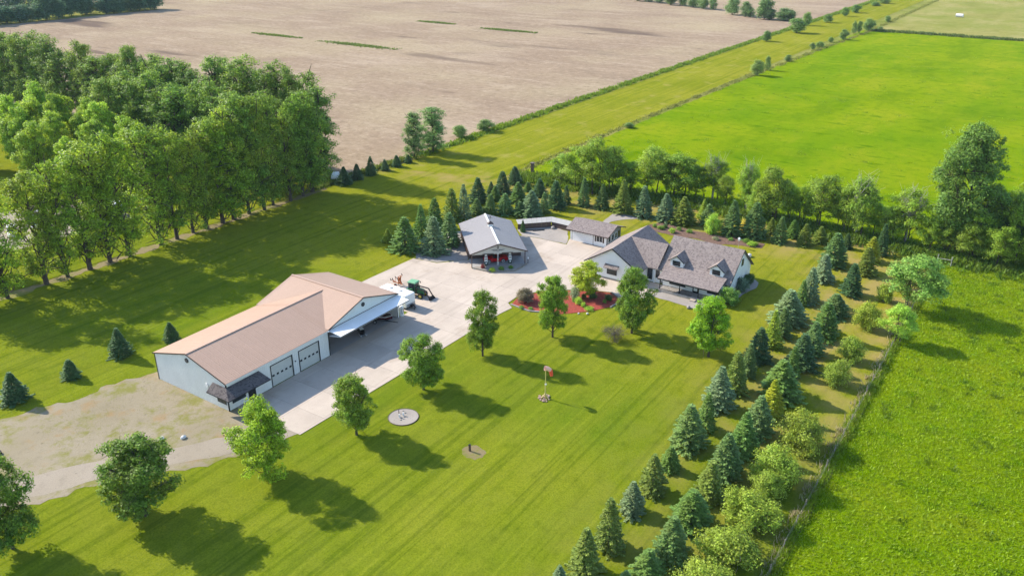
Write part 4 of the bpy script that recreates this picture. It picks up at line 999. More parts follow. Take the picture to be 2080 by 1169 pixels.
MB().slab([(0.15, -0.3, 0.97), (0.15, 0.3, 0.97), (0.7, 0.3, 0.90), (0.7, -0.3, 0.90)], (0, 0, 0.03)).build('side_stripe', MAT['white_paint'], sm)
MB().slab([(0.2, -0.28, 0.95), (0.2, 0.28, 0.95), (0.0, 0.2, 1.25), (0.0, -0.2, 1.25)], (0.02, 0, 0)).build('windscreen', MAT['silver'], sm)
MB().box(-1.3, -0.1, -0.2, 0.2, 0.62, 0.8).build('seat', MAT['interior'], sm)
for s_ in (-1, 1): MB().tube([(0.2, s_ * 0.42, 0.08), (1.2, s_ * 0.42, 0.06), (1.5, s_ * 0.42, 0.2), (1.55, s_ * 0.42, 0.38)], 0.05, 6).build('ski', MAT['white_paint'], sm)
MB().box(-1.5, 0.2, -0.18, 0.18, 0.06, 0.34).build('track', MAT['rubber'], sm)

# ------------------------------------------------------------------ parked vehicles in the neighbouring farmyard
def parked(name, loc, rz, label, mat, van=False):
    o = lthing(name, label, 'car', loc, rz, 'vehicles parked behind the tall trees')
    hb = 1.0
    MB().loft([car_ring(x, w, 0.3, zs, zs + 0.05) for x, w, zs in ((-2.3, 0.8, 0.85), (-2.15, 0.9, 0.95), (1.0, 0.92, 0.98), (2.0, 0.88, 0.88), (2.3, 0.75, 0.75))]).build('body', mat, o)
    top = 1.75 if van else 1.5
    cabn = MB().loft([[(-2.1 if van else -1.6, -w, z), (1.0 - i * 0.6, -w, z), (1.0 - i * 0.6, w, z), (-2.1 + i * 0.25 if van else -1.6 + i * 0.5, w, z)] for i, (w, z) in enumerate(((0.86, 0.98), (0.74, top)))]).build('cabin', MAT['glass'], o)
    MB().slab([(-1.85 if van else -1.05, -0.75, top), (0.42, -0.75, top), (0.42, 0.75, top), (-1.85 if van else -1.05, 0.75, top)], (0, 0, 0.06)).build('roof', mat, cabn)
    for s_ in (-1, 1):
        MB().box(2.2, 2.3, s_ * 0.62 - 0.12, s_ * 0.62 + 0.12, 0.6, 0.74).build('headlight', MAT['chrome'], o)
        for x in (-1.4, 1.4): wheel(o, (x, s_ * 0.84, 0.34), 0.34, 0.2, MAT['silver'])


parked('parked_car', (73.2, 168.2, 0), -2.0, 'white pickup-sized car parked nearest the gravel behind the tall trees', MAT['white_paint'], True)
parked('parked_car', (78.0, 168.6, 0), -1.7, 'white car with dark windows parked right behind a leaning tree trunk', MAT['white_paint'])
parked('parked_car', (82.0, 174.0, 0), -1.3, 'silver car parked farthest back in the tree-hidden farmyard', MAT['silver'])
cmp_ = lthing('camper', 'white boxy camper half hidden by the tall front trees', 'camper', (89.5, 161.5, 0), 0.4)
MB().loft([[(x, -1.2, 0.5), (x, 1.2, 0.5), (x, 1.2, z - 0.15), (x, 1.05, z), (x, -1.05, z), (x, -1.2, z - 0.15)] for x, z in ((-3.6, 2.9), (3.2, 2.9), (3.6, 2.3))]).build('body', MAT['white_paint'], cmp_)
for x in (-2.2, 0.3, 2.2): MB().box(x - 0.45, x + 0.45, -1.22, -1.2, 1.5, 2.2).build('window', MAT['glass'], cmp_)
MB().box(-1.2, -0.6, -1.23, -1.2, 0.6, 2.3).build('side_door', MAT['silver'], cmp_)
for s_ in (-1, 1): wheel(cmp_, (-0.6, s_ * 1.1, 0.36), 0.36, 0.22, MAT['silver'])
tb = lthing('utility_trailer', 'small white covered trailer behind the leftmost spruce of the edge row', 'trailer', (136.0, 142.2, 0), 0.6)
MB().loft([[(x, -0.8, 0.45), (x, 0.8, 0.45), (x, 0.7, z), (x, -0.7, z)] for x, z in ((-1.6, 1.2), (-1.2, 1.6), (1.2, 1.6), (1.7, 1.0))]).build('cover', MAT['white_paint'], tb)
MB().box(-1.6, 1.6, -0.78, 0.78, 0.35, 0.448).bar((1.6, 0, 0.4), (2.6, 0, 0.4), 0.08).build('frame', MAT['dark_trim'], tb)
for s_ in (-1, 1): wheel(tb, (0, s_ * 0.85, 0.3), 0.3, 0.18, MAT['silver'])

# ------------------------------------------------------------------ windsock on its stone base
wx, wy = 80.3, 48.7
wsk = thing('windsock', 'orange and pale drooping windsock on a yellow pole in the lawn', 'windsock', (wx, wy, 0))
MB().tube([(wx, wy, 0), (wx, wy, 2.0), (wx, wy, 2.02), (wx, wy, 4.35)], [0.08, 0.075, 0.06, 0.05], 8).build('pole', MAT['pole_yellow'], wsk)
MB().ball((wx + 0.03, wy - 0.03, 2.1), 0.14, 8, 6).build('lamp', MAT['white_paint'], wsk)
for k in range(3):
    a = k * 2.1 + 0.4
    MB().bar((wx + 0.55 * math.cos(a), wy + 0.55 * math.sin(a), 0.12), (wx, wy, 0.75), 0.06).build('brace', MAT['pole_yellow'], wsk)
d0 = np.array((0.35, -0.30, 0)); d0 = d0 / np.linalg.norm(d0)
pts = [np.array((wx - 0.1, wy + 0.1, 4.5)), np.array((wx, wy, 4.42)) + d0 * 0.3 + (0, 0, -0.05), np.array((wx, wy, 4.1)) + d0 * 0.62, np.array((wx, wy, 3.7)) + d0 * 0.75, np.array((wx, wy, 3.25)) + d0 * 0.82]
MB().tube(pts[:3], [0.32, 0.30, 0.26], 12, False).build('pale_sleeve', MAT['sock_white'], wsk, smooth=True)
MB().tube(pts[2:4], [0.262, 0.235], 12, False).build('orange_sleeve', MAT['sock_orange'], wsk, smooth=True)
MB().tube(pts[3:], [0.236, 0.20], 12, False).build('tail_sleeve', MAT['sock_orange'], wsk, smooth=True)
MB().tube([pts[0] + np.array((0.25 * math.cos(a) * d0[1], -0.25 * math.cos(a) * d0[0], 0.25 * math.sin(a))) for a in np.linspace(0, 2 * PI, 13)], 0.018, 5).build('hoop', MAT['silver'], wsk)
rs = random.Random(4)
sb = thing('stone_base', 'round mound of stones at the foot of the windsock pole', 'stones', (wx, wy, 0))
for k in range(34):
    a = rs.uniform(0, 2 * PI); rr = 0.95 * math.sqrt(rs.random())
    MB().ball((wx + rr * math.cos(a), wy + rr * math.sin(a), 0.05 + 0.08 * (1 - rr)), rs.uniform(0.10, 0.2), 7, 5, (1, 0.8, 0.6), 0.15, rs).build('stone', MAT['red_stone'], sb)

# gravel circle with edging
gx, gy, gr_ = 66.45, 61.2, 1.92
gc = thing('gravel_circle', 'round pale gravel bed with dark edging in the lawn', 'gravel bed', (gx, gy, 0))
ringp = [(gx + gr_ * math.cos(a), gy + gr_ * math.sin(a), 0.03) for a in np.linspace(0, 2 * PI, 40, endpoint=False)]
MB().slab(ringp, (0, 0, -0.06)).build('gravel', MAT['rock'], gc)
MB().tube(ringp + ringp[:1], 0.05, 6, False).build('edging', MAT['brown_trim'], gc)
for dx, dy in ((0.2, 0.2), (-0.4, 0.3)): MB().box(gx + dx - 0.08, gx + dx + 0.08, gy + dy - 0.08, gy + dy + 0.08, 0.03, 0.5).build('stake', MAT['white_stone'], gc)
MB().tube([(gx + 0.3, gy + 1.0, 0.0), (gx + 0.3, gy + 1.0, 0.55)], 0.05, 6).build('pipe', MAT['dark_trim'], gc)
for k in range(5): MB().ball((gx + rs.uniform(-1, 1), gy + rs.uniform(-1, 1), 0.06), rs.uniform(0.08, 0.14), 7, 5, (1, 0.8, 0.6), 0.1, rs).build('stone', MAT['stone'], gc)

# short post in a bare patch
sheet('bare_patch', [(65.3 + r_ * math.cos(a), 49.4 + r_ * 1.1 * math.sin(a)) for a, r_ in zip(np.linspace(0, 2 * PI, 18, endpoint=False), RNG.uniform(1.15, 1.5, 18))], -0.018, MAT['soil'])
ps = thing('marker_post', 'short dark square post standing in a bare patch of lawn', 'post', (65.3, 49.9, 0))
MB().box(65.2, 65.4, 49.8, 50.0, 0, 0.82).build('shaft', MAT['brown_trim'], ps); MB().box(65.18, 65.42, 49.78, 50.02, 0.82, 0.9).build('cap', MAT['dark_trim'], ps)

# edging kerbs of the mulch bed
for pts_, lab in (([(101.55, 68.5), (101.1, 64.7), (102.2, 61.9)], 'grey stone edging at the driveway end of the red mulch bed'), ([(109.6, 54.5), (112.0, 54.2), (113.4, 54.6), (114.8, 57.0)], 'grey stone edging at the house end of the red mulch bed')):
    m = MB()
    for p, q in zip(pts_[:-1], pts_[1:]): m.bar((*p, 0.07), (*q, 0.07), 0.2, 0.2)
    tag(m.build('bed_edging', MAT['stone'], None, (*pts_[0], 0)), lab, 'edging', 'stone edgings of the mulch bed')
for k, (x, y, s_, lab) in enumerate(((104.7, 57.6, 0.16, 'small white rock in the red mulch, left of the pair'), (105.4, 56.4, 0.2, 'small white rock in the red mulch, right of the pair'), (104.9, 74.2, 0.0, ''))):
    if s_: tag(MB().ball((x, y, s_ * 0.5), s_, 8, 6, (1.2, 0.9, 0.7), 0.12, rs).build('rock', MAT['white_stone'], None, (x, y, 0)), lab, 'rock')
for x, y, s_, mt, lab in ((46.4, 82.3, 0.28, 'white_stone', 'pale rock on the gravel yard, farther from the track'), (48.0, 80.3, 0.3, 'white_stone', 'pale rock on the gravel yard beside the track'),
                          (141.9, 78.9, 0.75, 'stone', 'grey boulder on the grass behind the garage'), (143.4, 43.4, 0.5, 'white_stone', 'pale boulder in the brown garden bed behind the house'),
                          (136.0, 81.4, 0.42, 'stone', 'reddish stone block standing against the low brown shed'), (116.4, 43.9, 0.35, 'stone', 'tan boulder in the rock bed before the porch')):
    tag(MB().ball((x, y, s_ * 0.45), s_, 9, 6, (1.25, 0.9, 0.75), 0.15, rs).build('boulder', MAT[mt], None, (x, y, 0)), lab, 'boulder')
tag(MB().tube([(33.7, 95.7, 0.0), (33.7, 95.7, 0.28)], 0.5, 16).build('old_tyre', MAT['rubber'], None, (33.7, 95.7, 0)), 'dark old tyre lying on the gravel at the left edge', 'tyre')
bh = thing('birdhouse', 'white birdhouse on a thin pole beside the garden spruces', 'birdhouse', (146.6, 46.6, 0))
MB().tube([(146.6, 46.6, 0), (146.6, 46.6, 1.5)], 0.03, 6).build('pole', MAT['silver'], bh)
MB().box(146.42, 146.78, 46.42, 46.78, 1.5, 1.9).build('box', MAT['white_paint'], bh)
MB().add([(146.36, 46.36, 1.9), (146.84, 46.36, 1.9), (146.84, 46.84, 1.9), (146.36, 46.84, 1.9), (146.6, 46.6, 2.15)], [(0, 1, 4), (1, 2, 4), (2, 3, 4), (3, 0, 4), (3, 2, 1, 0)]).build('roof', MAT['white_paint'], bh)
tag(MB().box(166.2, 166.8, 105.6, 106.2, 0, 2.6).box(166.0, 167.0, 105.4, 106.4, 2.6, 2.75).build('deer_stand', MAT['brown_wall'], None, (166.5, 105.9, 0)), 'narrow dark wooden box blind standing beyond the spruce clump', 'blind')
hb = MB().tube([(597.0, 68.0, 1.0), (597.6, 72.0, 1.0)], 1.0, 14)
tag(hb.build('hay_bale', MAT['white_stone'], None, (597.3, 70.0, 0)), 'white wrapped hay bale lying in the pale meadow', 'hay bale')
# timbers by the shed
for k, (x, y, a) in enumerate(((132.4, 84.6, -0.9), (133.4, 83.2, -0.75))):
    m = MB().bar((x - 1.2 * math.cos(a), y - 1.2 * math.sin(a), 0.1), (x + 1.2 * math.cos(a), y + 1.2 * math.sin(a), 0.1), 0.18)
    tag(m.build('timber', MAT['dark_trim'], None, (x, y, 0)), ('dark timber on the rock patch, nearer the car shelter', 'dark timber on the rock patch, nearer the garage')[k], 'timber', 'timbers on the rock patch')

# ------------------------------------------------------------------ pasture fence and corner brace
fn = thing('pasture_fence', 'wire fence on weathered posts between mown rows and pasture', 'fence', (110, 13.9, 0))
rs = random.Random(9)
px = [50 + 3.9 * k + rs.uniform(-0.3, 0.3) for k in range(28)]
for x in px:
    hgt = rs.uniform(1.15, 1.4); lean = rs.uniform(-0.06, 0.06)
    MB().tube([(x, 13.9, 0), (x + lean, 13.9 + rs.uniform(-0.05, 0.05), hgt)], [0.06, 0.05], 6).build('post', MAT['weathered_wood'], fn)
for z in (0.4, 0.75, 1.08): MB().tube([(x, 13.86, z + rs.uniform(-0.02, 0.02)) for x in px], 0.008, 4).build('wire', MAT['wire'], fn)
cbz = thing('corner_brace', 'pale wooden fence brace of two posts and a rail at the pasture corner', 'fence', (159.3, 12.7, 0))
for y in (13.9, 11.6): MB().tube([(159.3, y, 0), (159.35, y, 1.75)], 0.09, 8).build('post', MAT['dead_wood'], cbz)
MB().tube([(159.3, 13.9, 1.05), (159.3, 11.6, 1.1)], 0.06, 8).build('rail', MAT['dead_wood'], cbz)

# ------------------------------------------------------------------ vegetation: prototypes share their meshes between copies
def unit(v): return v / (np.linalg.norm(v, axis=-1, keepdims=True) + 1e-9)


def leaf_quads(C, N, L, W, rng):
    """rhombic leaves at C with normals N"""
    n = len(C); t = unit(np.cross(N, rng.normal(size=(n, 3)))); b = np.cross(N, t)
    L = np.broadcast_to(L, n)[:, None]; W = np.broadcast_to(W, n)[:, None]
    V = np.stack([C - t * L / 2, C + b * W / 2, C + t * L / 2, C - b * W / 2], 1).reshape(-1, 3)
    return V, np.arange(4 * n).reshape(n, 4)


def broadleaf(seed, h, r, trunk, lobes, clumps, per, leaf, bark, squash=0.75, tall=False, stems=1, sparse=0.0, dead=False, loose=0.55):
    """tapered trunk with limbs, crown of leaf clumps gathered in lobes"""
    rng = np.random.default_rng(seed); m = MB()
    zc0 = h * trunk; lc = []; lr = []
    for i in range(lobes):
        f = (i + 0.5) / lobes; az = i * 2.4 + rng.uniform(-0.5, 0.5)
        z = zc0 + (h - zc0) * ((0.05 if tall else 0.10) + (0.85 if tall else 0.80) * f)
        prof = math.sin(PI * (0.16 + 0.74 * f)) ** 0.7 if not tall else (0.62 + 0.38 * math.sin(PI * (0.1 + 0.8 * f))) * (1 - 0.35 * f)
        R = r * prof
        rr = R * rng.uniform(0.35, 0.66) if i < lobes - 2 else R * 0.25
        lc.append((rr * math.cos(az), rr * math.sin(az), z)); lr.append(min(R, r * 0.62) * rng.uniform(0.42, 0.62) if not tall else r * rng.uniform(0.34, 0.5))
    lc = np.array(lc); lr = np.array(lr)
    # limbs
    for s_ in range(stems):
        off = np.array((0, 0, 0)) if stems == 1 else np.array((rng.uniform(-0.25, 0.25) * r, rng.uniform(-0.25, 0.25) * r, 0))
        base = (0.011 if tall else 0.017) * h if stems == 1 else 0.011 * h
        top = np.array((rng.uniform(-0.08, 0.08) * r, rng.uniform(-0.08, 0.08) * r, h * (0.86 if tall else 0.72))) + off
        pts = [off, off * 1.05 + (0, 0, h * 0.12), off * 1.1 + (rng.uniform(-.05, .05) * r, rng.uniform(-.05, .05) * r, h * 0.4), top]
        m.tube(pts, [base * 1.25, base, base * 0.62, base * 0.12], 7)
        spine = pts
    def on_spine(z):
        for p, q in zip(spine[:-1], spine[1:]):
            if p[2] <= z <= q[2]: return p + (np.array(q) - p) * (z - p[2]) / (q[2] - p[2] + 1e-6)
        return np.array(spine[-1])
    for c in lc:
        z0 = max(h * trunk * 0.7, c[2] - 0.9 * math.hypot(c[0], c[1]) - 0.08 * h); z0 = min(z0, h * 0.7)
        a = on_spine(z0); mid = (a + c) / 2 + (0, 0, -0.03 * h)
        m.tube([a, mid, c], [(0.004 if tall else 0.007) * h, 0.004 * h, 0.002 * h], 5, False)
        for k in range(3):
            e = c + rng.normal(size=3) * lr.mean() * 0.6; m.tube([c * 0.7 + mid * 0.3, c * 0.4 + e * 0.6, e], [0.004 * h, 0.003 * h, 0.0012 * h], 4, False)
    me = bpy.data.meshes.new('trunk'); me.from_pydata(m.v, [], m.f); me.update(); me.materials.append(bark)
    # leaf clumps on the lobes
    li = rng.choice(lobes, clumps, p=lr ** 2 / (lr ** 2).sum())
    d = unit(rng.normal(size=(clumps, 3)) + np.array((0, 0, 0.25)))
    cc_ = lc[li] + d * (lr[li] * rng.uniform(0.55, 1.08, clumps))[:, None] * np.array((1, 1, squash + 0.15))
    keep = rng.random(clumps) > sparse; cc_ = cc_[keep]; li = li[keep]; d = d[keep]; n_c = len(cc_)
    cs_ = leaf * rng.uniform(1.9, 4.0, n_c)
    cnt = per
    C = np.repeat(cc_, cnt, 0); S = np.repeat(cs_, cnt); D = np.repeat(d, cnt, 0)
    off = rng.normal(size=C.shape) * np.array((1, 1, 0.7)); ln = np.linalg.norm(off, axis=1, keepdims=True); off = off / ln * np.minimum(ln, 1.9)
    C = C + off * (S * loose)[:, None]
    N = unit(unit(off) * 0.7 + D * 0.55 + np.array((0, 0, 0.45)) + rng.normal(size=C.shape) * 0.55)
    ok = C[:, 2] > 0.05 * h if trunk > 0.03 else C[:, 2] > 0.0
    C = C[ok]; N = N[ok]
    V, Fq = leaf_quads(C, N, leaf * rng.uniform(0.55, 1.6, len(C)), leaf * rng.uniform(0.4, 0.95, len(C)), rng)
    return [('trunk', me), ('crown', raw_mesh('crown', V, Fq, MAT['leaf']))], h, r


def spruce(seed, droop=0.25, full=1.0):
    rng = np.random.default_rng(seed); h, r = 6.0, 1.8
    m = MB().tube([(0, 0, 0), (0, 0, 2), (0, 0, 5.9)], [0.13, 0.09, 0.012], 7)
    me = bpy.data.meshes.new('trunk'); me.from_pydata(m.v, [], m.f); me.update(); me.materials.append(MAT['bark'])
    P = []; T = []; Sd = []; L = []; W = []
    z = 0.18; lump = rng.uniform(0, 6.28, 4)
    while z < 5.9:
        R = r * 1.12 * max(0.02, 1 - (z / 6.0) ** 1.1) ** 0.80 * rng.uniform(0.9, 1.06) * min(1, 0.86 + z * 0.25)
        nb = int((6 + 6 * R / r) * full) + 2; a0 = rng.uniform(0, 6.28)
        for k in range(nb):
            az = a0 + 2 * PI * k / nb + rng.uniform(-0.25, 0.25)
            Rb = R * rng.uniform(0.72, 1.1) * (1 + 0.10 * math.sin(2 * az + lump[1] + z) + 0.07 * math.sin(5 * az + lump[2]))
            out = np.array((math.cos(az), math.sin(az), 0)); side = np.array((-out[1], out[0], 0))
            ns = max(2, int(Rb / 0.13)); zz = z + rng.uniform(-0.08, 0.08)
            for i in range(ns):
                t = (i + 0.7) / ns
                if t < 0.35 and R > 0.7: continue
                p = out * (Rb * t) + (0, 0, zz - droop * Rb * t + 0.6 * droop * Rb * t * t)
                ll = 0.17 + 0.34 * (1 - t) * min(1, R) + 0.06
                for sg in (-1, 1):
                    dd = unit(out * 0.75 + side * sg * rng.uniform(0.45, 0.95) + np.array((0, 0, rng.uniform(-0.30, 0.10))))
                    P.append(p); T.append(dd); L.append(ll * rng.uniform(0.8, 1.25)); W.append(rng.uniform(0.11, 0.19))
            P.append(out * Rb * 0.88 + (0, 0, zz - droop * Rb * 0.42)); T.append(unit(out + np.array((0, 0, 0.15)))); L.append(0.26); W.append(0.15)
        z += rng.uniform(0.22, 0.34) * (0.62 + 0.5 * R / r)
    P.append(np.array((0, 0, 5.8))); T.append(np.array((0, 0, 1.0))); L.append(0.35); W.append(0.07)
    P = np.array(P); T = np.array(T); L = np.array(L)[:, None]; W = np.array(W)[:, None]
    n = len(P); up = np.array((0, 0, 1.0)) + rng.normal(size=(n, 3)) * 0.35; B = unit(np.cross(T, up))
    V = np.stack([P, P + T * L * 0.45 + B * W / 2, P + T * L, P + T * L * 0.45 - B * W / 2], 1)
    V2 = V.copy()   # a second spray, hanging
    Dn = np.broadcast_to(np.array((0, 0, -1.0)), B.shape); hang = 0.09 + 0.05 * rng.random((n, 1))
    V2 = np.stack([P, P + T * L * 0.4 + Dn * hang, P + T * L * 0.95 + Dn * hang * 0.4, P + T * L * 0.5], 1)
    V = np.concatenate([V, V2]).reshape(-1, 3)
    return [('trunk', me), ('crown', raw_mesh('crown', V, np.arange(len(V)).reshape(-1, 4), MAT['needle']))], h, r


def bare(seed, h, r, n, mat):
    """leafless branching top"""
    rng = np.random.default_rng(seed); m = MB(); m.tube([(0, 0, 0), (0.1, 0, h * 0.45), (0, 0.1, h * 0.62)], [0.02 * h, 0.014 * h, 0.008 * h], 6)
    for i in range(n):
        a = rng.uniform(0, 6.28); z0 = h * rng.uniform(0.3, 0.62); e = np.array((math.cos(a) * r * rng.uniform(.3, 1), math.sin(a) * r * rng.uniform(.3, 1), h * rng.uniform(0.6, 1)))
        s = np.array((0, 0, z0)); md = (s + e) / 2 + rng.normal(size=3) * 0.05 * h
        m.tube([s, md, e], [0.006 * h, 0.004 * h, 0.0012 * h], 4, False)
        for k in range(4):
            p = s + (e - s) * rng.uniform(0.4, 0.95); m.tube([p, p + rng.normal(size=3) * 0.07 * h + (0, 0, 0.05 * h)], [0.0025 * h, 0.001 * h], 3, False)
    me = bpy.data.meshes.new('branches'); me.from_pydata(m.v, [], m.f); me.update(); me.materials.append(mat)
    return me


SPR = [spruce(11 + i, d, f) for i, (d, f) in enumerate(((0.22, 1.0), (0.34, 1.1), (0.15, 0.9), (0.28, 1.15), (0.40, 1.0), (0.2, 1.05)))]
ASH = [broadleaf(40 + i, 10, 4.0, t, lb, 230, 120, 0.205, MAT['bark'], loose=0.5) for i, (t, lb) in enumerate(((0.09, 16), (0.11, 19), (0.08, 15), (0.12, 20), (0.10, 17)))]
COT = [broadleaf(60 + i, 26, 4.6, 0.04, 34, 350, 56, 0.36, MAT['bark'], tall=True, loose=0.50, sparse=0.18 + 0.06 * i) for i in range(5)]
COT += [broadleaf(70 + i, 25, 5.6, 0.05, 26, 340, 60, 0.36, MAT['bark'], loose=0.52, sparse=0.12 + 0.06 * i) for i in range(4)]
ELM = [broadleaf(80 + i, 11, 4.2, 0.20, 15, 165, 85, 0.26, MAT['bark'], stems=2, loose=0.55, sparse=0.08 + 0.06 * i) for i in range(5)]
BUSH = [broadleaf(100 + i, 3, 2.3, 0.02, 14, 150, 75, 0.15, MAT['pale_bark'], stems=3, loose=0.6) for i in range(4)]
THIN = [broadleaf(105, 3, 2.3, 0.02, 14, 130, 30, 0.13, MAT['pale_bark'], stems=5, loose=0.8, sparse=0.45)]
SHRUB = [broadleaf(110 + i, 1.2, 1.0, 0.0, 9, 60, 45, 0.12, MAT['bark'], stems=3, loose=0.6) for i in range(3)]
BIG = [broadleaf(121, 24, 7.8, 0.12, 34, 520, 75, 0.36, MAT['bark'], loose=0.5)]
FAR = [broadleaf(130 + i, 12, 4.5, 0.03, 14, 130, 40, 0.55, MAT['bark'], loose=0.6) for i in range(3)]
DEAD = bare(140, 12, 3.0, 40, MAT['dead_wood'])
TWIG = bare(141, 3, 2.4, 90, MAT['pale_bark'])
rv = random.Random(21)


def plant(name, proto, X, Y, h, r, color, label, cat, group=None, jit=0.12, extra=None):
    parts, ph, pr = proto
    o = thing(name, label, cat, (X, Y, -0.03), rv.uniform(0, 6.28), group)
    s = r / pr; o.scale = (s, s, h / ph)
    k = rv.uniform(1 - jit, 1 + jit)
    for nm, me in parts:
        c = bpy.data.objects.new(nm, me); COL.objects.link(c); c.parent = o
        k2 = k * (2.25 if me.materials[0].name == 'broad_leaf' else 2.3)
        if nm == 'crown': c.color = (color[0] * k2 * rv.uniform(0.93, 1.07), color[1] * k2, color[2] * k2 * rv.uniform(0.9, 1.1), 1)
    if extra:
        c = bpy.data.objects.new(extra[0], extra[1]); COL.objects.link(c); c.parent = o
    return o


# positions, heights and crown radii in metres
SPRUCE_LAWN = [
    (56.0, 105.4, 4.3, 1.50, 'dark'),
    (62.9, 103.3, 3.0, 1.23, 'dark'),
    (48.6, 105.5, 2.7, 1.30, 'dark'),
    (41.2, 105.8, 4.1, 1.64, 'dark'),
]
SPRUCE_EDGE = [
    (134.3, 137.6, 4.2, 1.60, 'dark'),
    (139.0, 138.0, 3.8, 1.40, 'dark'),
    (143.5, 137.7, 4.6, 1.25, 'dark'),
    (148.5, 137.7, 2.8, 1.09, 'dark'),
    (152.8, 137.6, 2.9, 1.17, 'dark'),
    (157.1, 137.5, 2.1, 1.00, 'dark'),
]
SPRUCE_CLUMP = [
    (111.8, 104.1, 2.6, 1.09, 'lime'),
    (110.3, 98.4, 6.6, 2.38, 'green'),
    (116.5, 99.5, 7.0, 1.47, 'green'),
    (112.2, 93.0, 7.2, 2.41, 'blue'),
    (117.2, 93.1, 6.5, 2.01, 'bluegreen'),
    (123.6, 101.9, 6.0, 1.88, 'green'),
    (129.0, 101.7, 6.7, 1.82, 'olive'),
    (131.4, 100.4, 7.1, 1.48, 'blue'),
    (141.1, 103.8, 5.6, 1.82, 'dark'),
    (134.7, 99.5, 3.3, 1.60, 'bluegreen'),
    (146.4, 104.0, 3.3, 0.94, 'dark'),
    (144.2, 101.4, 3.3, 1.24, 'green'),
    (136.3, 97.1, 4.3, 1.50, 'bluegreen'),
    (149.6, 103.1, 5.1, 1.88, 'dark'),
    (157.2, 104.8, 4.2, 1.61, 'dark'),
    (138.2, 94.6, 4.5, 1.81, 'bluegreen'),
    (145.8, 96.4, 4.6, 1.98, 'green'),
    (138.9, 91.3, 3.0, 1.74, 'bluegreen'),
    (140.1, 89.2, 5.4, 2.30, 'blue'),
    (154.1, 99.2, 2.2, 1.01, 'green'),
    (152.6, 95.0, 4.0, 1.59, 'dark'),
    (143.1, 88.0, 4.5, 1.09, 'bluegreen'),
    (147.6, 87.8, 5.9, 2.05, 'dark'),
    (151.0, 87.2, 4.1, 0.96, 'dark'),
]
SPRUCE_HOUSE = [
    (152.0, 83.3, 6.3, 1.38, 'bluegreen'),
    (152.6, 79.1, 5.3, 1.47, 'bluegreen'),
    (152.4, 74.1, 7.1, 1.86, 'olive'),
    (152.8, 69.5, 6.6, 1.79, 'blue'),
    (153.0, 64.6, 5.7, 2.02, 'blue'),
    (153.3, 60.8, 5.6, 2.29, 'olive'),
    (158.5, 58.5, 4.2, 1.17, 'lime'),
    (155.4, 56.3, 4.5, 1.59, 'bluegreen'),
    (152.6, 50.2, 7.0, 1.88, 'bluegreen'),
    (153.7, 46.1, 7.2, 2.15, 'bluegreen'),
    (157.7, 44.0, 3.2, 1.07, 'olive'),
    (153.8, 41.0, 5.3, 1.37, 'bluegreen'),
    (158.0, 39.7, 3.5, 1.48, 'green'),
    (154.9, 36.6, 4.3, 1.40, 'olive'),
    (157.7, 34.4, 3.4, 1.41, 'olive'),
]
SPRUCE_INNER = [
    (52.7, 30.0, 2.3, 0.80, 'blue'),
    (55.5, 28.8, 5.2, 1.37, 'olive'),
    (59.8, 28.5, 6.0, 1.52, 'olive'),
    (66.0, 29.0, 3.9, 1.21, 'blue'),
    (70.4, 28.7, 4.8, 1.33, 'olive'),
    (75.2, 28.8, 3.1, 1.08, 'green'),
    (80.5, 28.8, 5.8, 1.90, 'bluegreen'),
    (85.2, 28.5, 5.1, 1.20, 'green'),
    (90.8, 29.0, 5.9, 1.90, 'blue'),
    (95.9, 28.7, 5.9, 1.55, 'olive'),
    (100.7, 28.6, 5.0, 1.10, 'bluegreen'),
    (105.8, 28.9, 5.1, 1.83, 'dark'),
    (110.9, 28.6, 5.8, 1.25, 'lime'),
    (114.9, 28.3, 4.7, 1.35, 'bluegreen'),
    (120.1, 29.1, 5.5, 2.52, 'blue'),
    (128.0, 29.3, 4.2, 1.03, 'green'),
    (129.6, 28.5, 6.1, 1.55, 'blue'),
    (139.6, 29.0, 4.9, 1.64, 'blue'),
    (148.0, 29.3, 6.1, 2.11, 'bluegreen'),
    (157.8, 29.5, 3.0, 1.02, 'dark'),
]
SPRUCE_OUTER = [
    (56.0, 24.7, 1.9, 0.82, 'bluegreen'),
    (58.7, 23.7, 2.9, 1.53, 'green'),
    (62.1, 22.8, 4.9, 1.74, 'bluegreen'),
    (67.6, 23.0, 4.4, 1.97, 'green'),
    (72.8, 23.1, 4.8, 1.65, 'olive'),
    (77.4, 23.1, 5.6, 1.77, 'bluegreen'),
    (82.8, 22.9, 5.5, 1.65, 'green'),
    (87.6, 22.8, 5.4, 1.80, 'bluegreen'),
    (92.8, 22.8, 5.0, 1.47, 'yellow'),
    (98.0, 23.3, 5.2, 2.66, 'green'),
    (104.2, 23.6, 4.5, 1.07, 'green'),
    (107.4, 23.3, 5.1, 1.97, 'dark'),
    (111.8, 23.0, 5.2, 1.57, 'bluegreen'),
    (118.2, 23.0, 5.7, 1.89, 'green'),
    (126.9, 23.8, 3.6, 2.03, 'bluegreen'),
    (136.5, 23.6, 5.5, 1.74, 'dark'),
    (146.6, 23.5, 5.0, 1.63, 'olive'),
    (153.7, 24.2, 4.6, 1.56, 'yellow'),
    (157.9, 23.3, 6.1, 1.14, 'dark'),
]
SHADE = [
    (26.4, 78.1, 11.4, 3.42),
    (36.9, 71.5, 9.9, 4.78),
    (48.4, 66.0, 9.9, 3.83),
    (60.3, 63.4, 8.3, 3.10),
    (73.1, 63.4, 8.0, 3.40),
    (85.0, 62.2, 10.7, 2.57),
    (95.6, 56.9, 10.3, 2.87),
    (103.4, 47.6, 11.1, 3.45),
    (103.0, 35.2, 9.4, 3.41),
    (111.9, 60.0, 6.0, 3.19),
]
FARM_TREES = [
    (135.7, 13.7, 9.0, 5.34, 'mid'),
    (122.6, 13.6, 5.9, 2.94, 'lime'),
]
